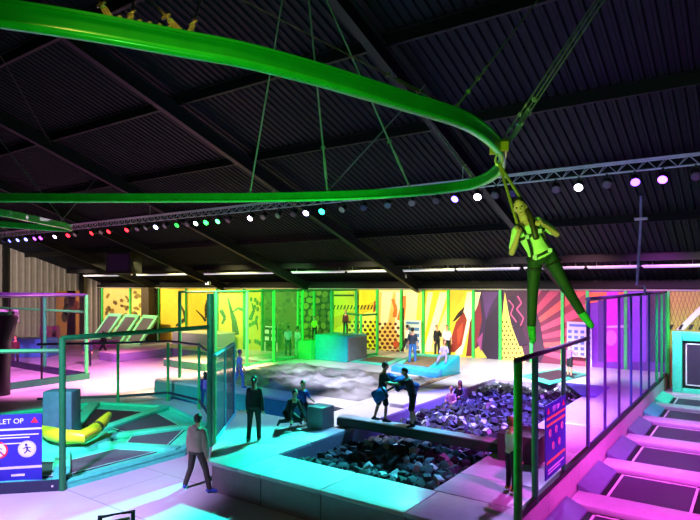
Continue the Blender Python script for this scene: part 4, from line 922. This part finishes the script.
# small ceiling spot lamps on the rafters
for i, (px, py, lb_) in enumerate(((208, 283, 'small white floodlight on the rear beam above the yellow mural'), (403, 276, 'small white floodlight on the rear roof beam above the cream mural'))):
    v = PY(px, py, 28.4); t = thing('floodlight', lb_, 'light', v)
    MB().box(v, (.4, .2, .28)).build('housing', M_white, t, bevel=.03); MB().box(v + Vector((0, -.11, -.02)), (.32, .03, .2)).build('lens', lens_mat('#fff4e0', 3), t)
    MB().tube([v + Vector((0, 0, .1)), (v.x, v.y, roof_z(v.y) - .3)], .025, 6).build('bracket', M_white, t)
# dropped conduit
cd = thing('drop_pipe', 'lavender grey pipe dropping from the roof with a kink above the net wall', 'pipe', PD(640, 288, 17))
a = PD(641, 219, 20.0); a2 = PD(637, 285, 20.0); b_ = PD(645, 285.5, 20.0); c_ = PD(645, 296, 20.0)
MB().tube([a, a2, b_, c_], .045, 8).build('pipe', mat('lavender_pipe', '#9a94bc', .5), cd); MB().box(a, (.4, .2, .08)).build('ceiling_plate', M_white, cd)
MB().tube([a, (a.x, a.y, roof_z(a.y))], .045, 8).build('pipe_riser', MATS['lavender_pipe'], cd)
# black tube rail end poking into the bottom edge
hr = thing('handrail', 'black bent metal handrail poking up at the bottom edge', 'rail', (-8.9, 6.6, 0))
h1, h2 = P(100, 517, .75), P(133, 511.5, .75)
MB().tube([(h1.x, h1.y, 0), h1, h2, (h2.x + .05, h2.y - .05, 0)], .045, 8).build('tube', M_black, hr); MB().tube([h1.lerp(h2, .25) + Vector((0, 0, -.12)), h2 + Vector((-.1, 0, -.14))], .03, 8).build('lower_tube', mat('gold_edge', '#7a6a3a', .5), hr)

# ------------------------------------------------------------------ people
def remesh(mb, name, m, voxel, it=2):
    me = mb.mesh(name, m); o = bpy.data.objects.new('tmp_body', me); COL.objects.link(o)
    r = o.modifiers.new('r', 'REMESH'); r.mode = 'VOXEL'; r.voxel_size = voxel; r.use_smooth_shade = True
    if it: s_ = o.modifiers.new('s', 'SMOOTH'); s_.factor = .5; s_.iterations = it
    dg = bpy.context.evaluated_depsgraph_get(); out = bpy.data.meshes.new_from_object(o.evaluated_get(dg)); bpy.data.objects.remove(o); bpy.data.meshes.remove(me)
    out.name = name; out.materials.clear(); out.materials.append(m)
    for p in out.polygons: p.use_smooth = True
    return out
def face_rz(a):                                               # a: 0 = back to the viewer, 90 = towards picture right, 180 = facing the viewer
    a = math.radians(a); f = AWAY * math.cos(a) + RIGHT * math.sin(a); return math.atan2(-f.x, f.y)
CLOTH = {}
def cloth(h): return mat('cloth_' + h, h, .75, var=.12, scale=9, bump=.1, bscale=14)
def person(label, loc, a, h, pose, top, legs, shoe='1c1c22', sleeve=2.0, legl=2.0, hair='D', hairstyle='short', detail=1, vox=.014, hood=False, lift=0.0, skin=None, wid=None, topname='shirt', legname='trousers', grp=None, hang=False, bulk=0.0):
    loc = Vector(loc); t = thing('person', label, 'person', loc, face_rz(a), grp); s = h / 1.7
    if h < 1.45: hs = 1.16
    else: hs = 1.0
    if wid is None: wid = 1.0 if h > 1.7 else .9
    nrm = lambda v: Vector(v).normalized()
    T = nrm(pose.get('T', (0, 0, 1))); tw = pose.get('twist', 0); X = (Vector((1, 0, 0)) - T * T.x).normalized(); X = Matrix.Rotation(math.radians(tw), 3, T) @ X; Y = T.cross(X)
    hd_ = nrm(pose.get('head', T)); fa = pose.get('face', Y); fa = (Vector(fa) - hd_ * Vector(fa).dot(hd_)).normalized(); hx_ = fa.cross(hd_)
    HR = Matrix((hx_, fa, hd_)).transposed()
    bm_ = MB(); sh = MB(); tr = MB()
    rings = [(-.09, .10, .085), (-.02, .160, .115), (.1, .135, .098), (.27, .155, .115), (.37, .165, .11), (.43, .145, .095), (.475, .09, .07), (.51, .058, .055)]
    rings = [(z, rx * wid, ry) for z, rx, ry in rings]
    def tor(mb, k_, lo=-1, hi=1): mb.loft([(T * z, X, Y, rx + k_, ry + k_) for z, rx, ry in rings if lo <= z <= hi], 20)
    tor(bm_, 0)
    hc = T * .515 + hd_ * .15 * hs
    bm_.cap(T * .46, hc - hd_ * .03, .062, .052)
    bm_.ell(hc + hd_ * .015 * hs, (.075 * hs, .093 * hs, .108 * hs), HR); bm_.ell(hc + HR @ Vector((0, .028, -.055)) * hs, (.052 * hs, .058 * hs, .06 * hs), HR)
    bm_.cap(hc + HR @ Vector((0, .088, .012)) * hs, hc + HR @ Vector((0, .104, -.022)) * hs, .009 * hs, .015 * hs)
    for q in (-1, 1): bm_.ell(hc + HR @ Vector((.076 * q, -.005, -.005)) * hs, (.012 * hs, .022 * hs, .032 * hs), HR)
    lows = []
    for sd_, q in (('R', 1), ('L', -1)):
        ud, fd = [nrm(v) for v in pose.get('arm' + sd_, ((.12 * q, 0, -1), (.05 * q, .15, -1)))]
        S_ = T * .415 + X * .162 * q * wid; E_ = S_ + ud * .28; W_ = E_ + fd * .25
        bm_.cap(S_, E_, .05, .04); bm_.cap(E_, W_, .04, .027)
        pn = nrm(pose.get('palm' + sd_, ud.cross(fd) if ud.cross(fd).length > .1 else Y.cross(fd))); sd2 = fd.cross(pn).normalized()
        pc_ = W_ + fd * .05; bm_.cap(W_, W_ + fd * .08, .026, .03); bm_.cap(W_ + fd * .03 + sd2 * .018, W_ + fd * .085 + sd2 * .022, .017, .017); bm_.cap(W_ + fd * .03 - sd2 * .018, W_ + fd * .085 - sd2 * .022, .017, .017)
        curl = pose.get('curl', .45)
        for j, (o_, L_) in enumerate(((-.030, .066), (-.010, .078), (.010, .074), (.029, .058))):
            b0 = W_ + fd * .085 + sd2 * o_ * 1.15; d1 = (fd * math.cos(curl) + pn * math.sin(curl)); d2 = (fd * math.cos(curl * 2.4) + pn * math.sin(curl * 2.4))
            m1 = b0 + d1 * L_ * .55; bm_.cap(b0, m1, .0105, .010, 8); bm_.cap(m1, m1 + d2 * L_ * .5, .010, .008, 8)
        tb = W_ + fd * .025 + sd2 * -.03; td_ = (fd * .7 - sd2 * .55 + pn * .35).normalized(); bm_.cap(tb, tb + td_ * .04, .0125, .011, 8); bm_.cap(tb + td_ * .04, tb + td_ * .04 + (fd * .85 + pn * .4).normalized() * .032, .011, .009, 8)
        sh.cap(S_, S_ + ud * .28 * min(sleeve, 1), .060 + bulk, .054 + bulk)
        if sleeve > 1: sh.cap(E_, E_ + fd * .25 * (sleeve - 1), .056 + bulk, .042 + bulk * .5)
        td2, sd3 = [nrm(v) for v in pose.get('leg' + sd_, ((.04 * q, 0, -1), (0, 0, -1)))]
        H_ = X * .088 * q + T * -.02; K_ = H_ + td2 * .42; A_ = K_ + sd3 * .40
        bm_.cap(H_, K_, .082, .052); bm_.cap(K_ + sd3 * .02, A_, .05, .036); bm_.cap(K_ + sd3 * .05, K_ + sd3 * .2, .048, .05)
        if legl: 
            tr.cap(H_, H_ + td2 * .42 * min(legl, 1), .096, .068 if legl >= 1 else .085)
            if legl > 1: tr.cap(K_, K_ + sd3 * .40 * (legl - 1), .067, .056)
        toe = nrm(pose.get('toe' + sd_, pose.get('toe', (0, 1, -.12)))); f_ = MB()
        dn = sd3; hl = A_ + dn * .035 - toe * .045; tp = A_ + dn * .045 + toe * .15
        bm_.cap(A_, A_ + dn * .035, .036, .036)
        f_.cap(hl, hl + toe * .09, .041, .043).cap(hl + toe * .09, tp, .043, .033).cap(A_ - dn * .01, hl + toe * .05, .046, .043)
        lows.append(min((hl).z - .041, tp.z - .035)); sh_data = (f_,)
        pose['_foot' + sd_] = f_
    tor(tr, .016, -1, .11); tor(sh, .017 + bulk, pose.get('shirt_lo', -.03), .47); sh.cap(T * .425 - X * .13 * wid, T * .425 + X * .13 * wid, .06, .06)
    if hood: sh.ell(T * .49 - Y * .085, (.10, .06, .075), Matrix((X, Y, T)).transposed())
    up = 0 if hang else -min(lows)
    M4 = Matrix.Translation((0, 0, up * s + lift)) @ Matrix.Scale(s, 4)
    def put(me, nm, par=t):
        me.transform(M4); o = bpy.data.objects.new(nm, me); COL.objects.link(o); o.parent = par; WM[o.name] = WM[t.name].copy(); return o
    body_o = put(remesh(bm_, 'body', skin or M_skin, vox * .72), 'body')
    put(remesh(sh, topname, cloth(top), vox), topname)
    if legl: put(remesh(tr, legname, cloth(legs), vox), legname)
    for sd_ in 'RL':
        if shoe: put(remesh(pose['_foot' + sd_], 'shoe', cloth(shoe), vox), 'shoe')
    hm = M_hairD if hair == 'D' else M_hairB if hair == 'B' else mat('hair_' + hair, hair, .5, var=.3, scale=30)
    hb = MB(); hb.ell(hc + HR @ Vector((0, -.014, .022)) * hs, (.086 * hs, .098 * hs, .108 * hs), HR, 20, 14)
    keep = []
    for f, mi in zip(hb.f, hb.m):
        c_ = sum((hb.v[i] for i in f), Vector()) / len(f); l = HR.transposed() @ (c_ - hc) / hs
        if not (l.y > .028 and l.z < .062) and not l.z < -.075 and not (abs(l.x) > .06 and l.z < -.01 and l.y > -.02): keep.append((f, mi))
    hb.f = [k_[0] for k_ in keep]; hb.m = [k_[1] for k_ in keep]
    if hairstyle == 'pony': 
        p0 = hc + HR @ Vector((0, -.1, .04)) * hs; hb.tube([p0, p0 - Y * .05 - Vector((0, 0, .06)), p0 - Y * .04 - Vector((0, 0, .2)), p0 - Y * .02 - Vector((0, 0, .34))], [.03, .038, .032, .012], 10)
    if hairstyle == 'long':
        p0 = hc + HR @ Vector((0, -.05, .03)) * hs; hb.loft([(p0 - HR @ Vector((0, .01, dz)) * hs, hx_, fa, rx * hs, ry * hs) for dz, rx, ry in ((0, .08, .05), (.1, .088, .05), (.2, .085, .045), (.28, .06, .03))], 14)
    if hairstyle == 'braid':
        p0 = hc + HR @ Vector((-.05, -.03, -.05)) * hs; pts = [p0, p0 + X * .0 + Y * .10 - T * .06, T * .36 - X * .03 + Y * .15, T * .22 - X * .0 + Y * .16]
        hb.tube(cat_rom(pts, 5), [.034 + .006 * (i % 2) for i in range(15)] + [.012], 10)
    put(hb.mesh('hair', hm, smooth=True), 'hair')
    if detail:
        for q in (-1, 1):
            e = MB(); e.ell(hc + HR @ Vector((.031 * q, .083, .012)) * hs, (.014 * hs, .008 * hs, .009 * hs), HR); put(e.mesh('eye', mat('eye_dark', '#181210', .2), smooth=True), 'eye', body_o)
        e = MB(); e.ell(hc + HR @ Vector((0, .084, -.058)) * hs, (.024 * hs, .008 * hs, .007 * hs), HR); put(e.mesh('mouth', mat('lips', '#8a3a38', .4), smooth=True), 'mouth', body_o)
    pose['_M'] = WM[t.name] @ M4; pose['_fr'] = (T, X, Y, hc); return t
def stand(q=.0): return {'armR': ((.18, .05, -1), (.08, .25, -1)), 'armL': ((-.18, .05, -1), (-.08, .25, -1)), 'legR': ((.07 + q, .03, -1), (.02 + q, -.03, -1)), 'legL': ((-.07 - q, .03, -1), (-.02 - q, -.03, -1))}
def walk(k=1.0): return {'T': (0, .06, 1), 'armR': ((.16, -.35 * k, -1), (.05, .1, -1)), 'armL': ((-.16, .35 * k, -1), (-.05, .5, -1)), 'legR': ((.04, .42 * k, -1), (.02, .02, -1)), 'legL': ((-.04, -.22 * k, -1), (-.02, -.62 * k, -1))}
# nearest figures first
p = walk(.45); p['armR'] = ((.2, -.1, -1), (.1, .15, -1)); p['armL'] = ((-.16, .1, -1), (-.08, .25, -1))
person('person in black long sleeved top and leggings walking away across the turquoise lit platform', P(254, 441.5, ZT), 4, 1.66, p, '09090b', '09090b', '3a6a58', hair='3a2013', hairstyle='pony', detail=1, vox=.011)
p = stand(); p.update({'T': (.05, .0, 1), 'legR': ((.36, .05, -1), (.34, -.12, -1)), 'legL': ((-.22, .1, -1), (-.34, -.1, -1)), 'armR': ((.16, .06, -1), (.05, .12, -1)), 'armL': ((-.2, .02, -1), (-.05, .12, -1)), 'toeR': (.75, .6, -.1), 'toeL': (-.5, .8, -.1), 'head': (.05, .12, 1)})
person('person in beige hoodie, dark brown trousers and blue shoes striding on the front floor', P(196.5, 490.5, 0), 22, 1.78, p, '7d7264', '2c2522', '2a48b0', hair='D', vox=.011, hood=True, topname='hoodie', bulk=.02)
p = stand(); p['armR'] = ((.2, .1, -1), (.0, .3, -1)); p['armL'] = ((-.14, .12, -1), (.0, .35, -1)); p['head'] = (0, .1, 1)
person('child in white T-shirt and black trousers standing beside the green padded post', P(511, 491.5, ZT), 75, 1.4, p, 'e2dedc', '141318', 'b08a2a', sleeve=.8, hair='7a4320', vox=.011, topname='t_shirt')
# the two fighters on the beam
ZB = .99
p = {'T': (0, .12, 1), 'armR': ((.15, .55, -.8), (-.1, .9, -.45)), 'armL': ((-.15, .45, -.9), (.1, .9, -.5)), 'legR': ((.06, .2, -1), (.06, -.1, -1)), 'legL': ((-.06, -.18, -1), (-.06, -.3, -1)), 'head': (0, .2, 1)}
fa_ = P(383, 421.5, ZB); fa_.y = 13.22; fA = person('person in dark shorts on the balance beam, left of the two pad fighters', fa_, 75, 1.62, p, '17171c', '1b1a22', '14141a', sleeve=.9, legl=.9, hair='B', vox=.011, topname='t_shirt', legname='shorts'); pA = p
p = {'T': (.05, .32, 1), 'armR': ((.2, .75, -.45), (-.1, .95, .1)), 'armL': ((-.2, .85, -.3), (.1, .95, .15)), 'legR': ((.1, -.05, -1), (.12, -.3, -1)), 'legL': ((-.1, .2, -1), (-.06, -.1, -1)), 'head': (0, .45, 1)}
fb_ = P(419, 424, ZB); fb_.y = 13.22; fB = person('person in black shorts leaning forward on the beam, right of the two pad fighters', fb_, 262, 1.58, p, '1a1820', '131318', '14141a', sleeve=.9, legl=.9, hair='D', vox=.011, topname='t_shirt', legname='shorts'); pB = p
def pugil(label, c, d, L, R1, m):
    c = Vector(c); d = Vector(d).normalized(); t = thing('pugil_stick', label, 'pugil stick', c)
    rot = d.to_track_quat('Z', 'Y').to_matrix()
    MB().tube([c - d * L / 2, c + d * L / 2], .03, 10).build('grip_rod', M_blackrub, t, smooth='auto')
    for q in (-1, 1): MB().lathe([(R1 * .8, -.2), (R1, -.16), (R1, .16), (R1 * .8, .2)], 16, c + d * q * (L / 2 - .16), rot).build('padded_end', m, t, smooth='auto'); MB().lathe([(R1 * 1.02, -.03), (R1 * 1.02, .03)], 16, c + d * q * (L / 2 - .30), rot).build('end_band', M_black, t)
    return t
cA = PD(390, 389, (-SN * fa_.x + CS * fa_.y) - .28); cB = PD(402, 383, (-SN * fa_.x + CS * fa_.y) + .1)
pugil('blue padded stick held by the left fighter, its thick end lowest', cA, RIGHT * .8 + Vector((0, 0, .42)) + AWAY * .1, .95, .17, mat('pugil_blue', '#1f6fd0', .45))
pugil('dark blue padded stick held by the right leaning fighter', cB, RIGHT * .9 - Vector((0, 0, .3)) - AWAY * .25, .85, .15, mat('pugil_navy', '#28489a', .45))
# kneeling, leaning on the platform
p = {'T': (-.1, .5, .85), 'armR': ((.3, .5, -1), (.1, .35, -.8)), 'armL': ((-.3, .45, -1), (-.1, .4, -.8)), 'legR': ((.3, .85, -.3), (.1, -1, -.25)), 'legL': ((-.25, .8, -.4), (-.05, -1, -.25)), 'head': (0, .25, 1), 'toe': (0, -.6, -.8)}
person('person in black clothes kneeling and leaning on their hands at the far platform edge', P(288, 428, ZT), 140, 1.6, p, '14141a', '131318', '22222a', sleeve=2, hair='D', vox=.012)
p = stand(); p['armL'] = ((-.35, .25, -.9), (-.1, .9, -.3)); p['armR'] = ((.3, .1, -1), (.3, .5, -.6)); p['legR'] = ((.15, .6, -.7), (.05, -.4, -1)); p['legL'] = ((-.12, .45, -.8), (-.05, -.4, -1))
person('boy in bright blue T-shirt crouching behind the grey foam block', P(303, 424, ZT), 150, 1.27, p, '2b50c8', '14161c', '203a6a', sleeve=.9, hair='D', vox=.012, topname='t_shirt')
# children around the walkway
person('child in pale blue clothes walking along the rear deck edge beside the blue net', P(239, 388, ZT), 70, 1.5, walk(.9), '8fa8e8', '5f7fd8', '3a5ac0', sleeve=.8, hair='5a4a6a', vox=.013)
p = stand(); person('child in purple top and blue trousers standing in the walkway left of the blue net', P(205, 407.5, 0), 330, 1.33, p, '7a50c0', '2a4a98', '203070', hair='D', hairstyle='long', vox=.013)
# two sitting in the foam
sit = lambda: {'T': (0, -.12, 1), 'armR': ((.3, .4, -.8), (-.2, .9, -.1)), 'armL': ((-.3, .4, -.8), (.2, .9, -.1)), 'legR': ((.25, 1, -.05), (.1, .8, -.6)), 'legL': ((-.25, 1, -.05), (-.1, .8, -.6))}
person('child in pink shirt sitting low in the foam blocks, left of the pair', P(451, 405, .45), 200, 1.3, sit(), 'c070c8', '3a3050', '2a2a34', sleeve=.8, hair='B', vox=.013, lift=-.24)
person('child with long dark hair and pale sleeves sitting in the foam, right of the pair', P(459, 401, .5), 215, 1.35, sit(), '2a2434', '2a2840', '2a2a34', hair='D', hairstyle='long', vox=.013, lift=-.2)
# on and near the framed trampoline
person('person in blue with dark hair standing on the turquoise framed trampoline', P(412.5, 363.5, .92), 20, 1.72, stand(.02), '1e2a3c', '2a62a8', '14202c', sleeve=.9, vox=.014)
p = walk(1.1); person('person in white shirt and black trousers striding behind the framed trampoline', P(407, 353.5, ZT), 60, 1.7, p, 'd8dce4', '14141a', 'c8c8d0', vox=.015)
p = stand(); p['armL'] = ((-.3, .1, -1), (.4, .7, .6)); person('person in black with raised forearm standing before the yellow ray mural', Vector((PY(437, 340, 29.2).x, 29.2, ZT)), 150, 1.75, p, '16161a', '121216', '101014', vox=.015)
p = stand(.03); person('person in white shirt and black trousers standing before the yellow ray mural', Vector((PY(447, 340, 28.9).x, 28.9, ZT)), 170, 1.78, p, 'dcdce6', '17171c', '101014', sleeve=.9, vox=.015)
v = P(453.5, 359, 1.4); person('child in lavender sitting on the raised end of the framed trampoline', qi(.86, .62, .02), 200, 1.4, sit(), 'a89ae0', '8f86d0', '7a70b0', hair='B', vox=.014, lift=-.05)
p = stand(.02); p['armR'] = ((.6, .5, -.7), (.6, .6, -.3)); person('girl in lilac shirt and black shorts standing on the flush trampoline', P(569.5, 377.5, ZT + .07), 80, 1.5, p, 'a070d0', '15151c', '2a2a34', sleeve=.8, legl=.8, hair='B', hairstyle='pony', vox=.013, topname='t_shirt', legname='shorts')
person('person in white and blue vest standing at the dark green wall, left of the pair', P(288, 356, ZT), 0, 1.7, stand(), 'b8b4e0', '20283c', '14141a', sleeve=.8, vox=.015)
person('person in pale top and mint trousers at the dark green wall, right of the pair', P(297.5, 357, ZT), 40, 1.7, stand(), 'd8dce8', '7ad0a8', '14141a', sleeve=.9, vox=.015)
person('child in lime yellow top standing on the green step of the jump tower', Vector((-19.87, 24.6, ZT + 1.0)), 180, 1.25, stand(), 'b8e020', '16181c', '14141a', sleeve=.8, vox=.015)
person('child in dark red top standing on the upper block of the jump tower', Vector((-18.2, 25.2, ZT + 1.36)), 200, 1.25, stand(), '6a2430', '1c2030', '14141a', vox=.015)
person('person in dark blue standing by the cage corner post', P(88, 366, 0), 170, 1.75, stand(), '1c2440', '141824', '101014', vox=.017)
p = walk(1.6); person('running person in black with one leg trailing beside the violet block', P(103.5, 356.5, 0), 260, 1.7, p, '18141c', '141018', '101014', vox=.017)
person('person in dark red standing behind the far left cage', PD(15.5, 365, 33) * 1, 180, 1.75, stand(), '3a1420', '241020', '101014', vox=.018) if False else person('person in dark red standing behind the far left cage', P(15.5, 366, 0), 180, 1.75, stand(), '4a1420', '241020', '101014', vox=.018)

# ------------------------------------------------------------------ the flyer hanging from the ride rail
FD = 7.1
root = PD(541, 256, FD)
p = {'T': (.42, .05, .9), 'head': (.32, .06, 1), 'face': (.25, 1, -.25), 'armR': ((.22, .12, -1), (-.22, .62, .9)), 'armL': ((-.75, .05, -.55), (.72, .55, .42)), 'legR': ((.10, .12, -1), (.02, -.06, -1)), 'legL': ((-.48, .16, -1), (-.62, -.14, -1)), 'toeR': (.02, .55, -.8), 'toeL': (-.5, .4, -.8), 'curl': .9}
fly = person('smiling person in pale T-shirt and dark green-lit leggings flying on straps below the rail', root, 186, 1.66, p, 'c6d69a', '123018', '2fa84a', sleeve=.75, hair='3a2410', hairstyle='braid', vox=.0085, topname='t_shirt', legname='leggings', hang=True)  # green light put into the shirt and legging colours
for o in list(fly.children):
    if o.name.startswith('shoe'):
        o.name = 'grip_sock'; c_ = sum((v.co for v in o.data.vertices), Vector()) / len(o.data.vertices)
        o.data.transform(Matrix.Translation(c_) @ Matrix.Scale(1.22, 4) @ Matrix.Translation(-c_))
M4 = p['_M']; T, X, Y, hc = p['_fr']
def fl(v): return v
hn = MB(); s4 = M4
def hp(t, x, y): return s4 @ (T * t + X * x + Y * y)
for q in (-1, 1):
    hn.tube(cat_rom([hp(.02, .13 * q, .10), hp(.15, .10 * q, .135), hp(.3, .085 * q, .15), hp(.42, .09 * q, .11), hp(.485, .10 * q, 0), hp(.42, .09 * q, -.13), hp(.1, .07 * q, -.125)], 4), .018, 6)
    leg = p['leg' + ('R' if q > 0 else 'L')][0]; ld = Vector(leg).normalized(); hcn = X * .088 * q + T * -.02 + ld * .13; u = ld.orthogonal().normalized(); w = ld.cross(u)
    hn.tube([s4 @ (hcn + (u * math.cos(a) + w * math.sin(a)) * .098) for a in [2 * PI * i / 16 for i in range(16)]], .017, 6, closed=True)
for z, r1, r2 in ((.03, .178, .13), (.3, .175, .136)):
    hn.tube([s4 @ (T * z + X * r1 * math.cos(a) + Y * r2 * math.sin(a)) for a in [2 * PI * i / 20 for i in range(20)]], .018, 6, closed=True)
h_o = hn.build('harness', mat('harness_black', '#11140f', .6), fly); 
for q in (-1, 1):
    MB().box(hp(.3, .085 * q, .165), (.045, .02, .05)).build('buckle', M_galv, h_o); MB().box(hp(.03, .1 * q, .14), (.05, .02, .05)).build('buckle', M_galv, h_o)
# trolley on the rail with the two straps
tp_ = P(499, 148, RZ)
tr_ = thing('ride_trolley', 'gold and green trolley on the rail bend carrying two straps to the flyer', 'trolley', tp_ - Vector((0, 0, .3)))
tm = mat('trolley_gold', '#b59a2c', .4, .5)
for dx in (-.06, .06):
    w = tp_ + RIGHT * dx + Vector((0, 0, .06)); MB().lathe([(.05, -.03), (.06, -.02), (.06, .02), (.05, .03)], 14, w + AWAY * -.07, (AWAY).to_track_quat('Z', 'Y').to_matrix()).build('wheel', M_blackrub, tr_, smooth='auto')
MB().box(tp_ + AWAY * -.1 + Vector((0, 0, .0)), (.2, .03, .13), YAW).build('side_plate', tm, tr_, bevel=.01); MB().box(tp_ + AWAY * .1, (.2, .03, .13), YAW).build('side_plate', tm, tr_, bevel=.01)
hk = tp_ + Vector((0, 0, -.16)); MB().tube([hk + (RIGHT * math.cos(a) + Vector((0, 0, 1)) * 1.5 * math.sin(a)) * .05 for a in [2 * PI * i / 14 for i in range(14)]], .014, 6, closed=True).build('carabiner', M_gold, tr_, smooth='auto')
rope = mat('strap_webbing', '#8f7c2c', .7, var=.2)
for q, nm in ((1, 0), (-1, 1)):
    e = hp(.5, .10 * q, .03); b_ = MB(); a0 = hk - Vector((0, 0, .05)); dr = (e - a0)
    pts = [a0 + dr * (i / 24) for i in range(25)]; b_.tube(pts, [.016 + .006 * (i % 2) for i in range(25)], 8); b_.build('strap', rope, tr_, smooth='auto')
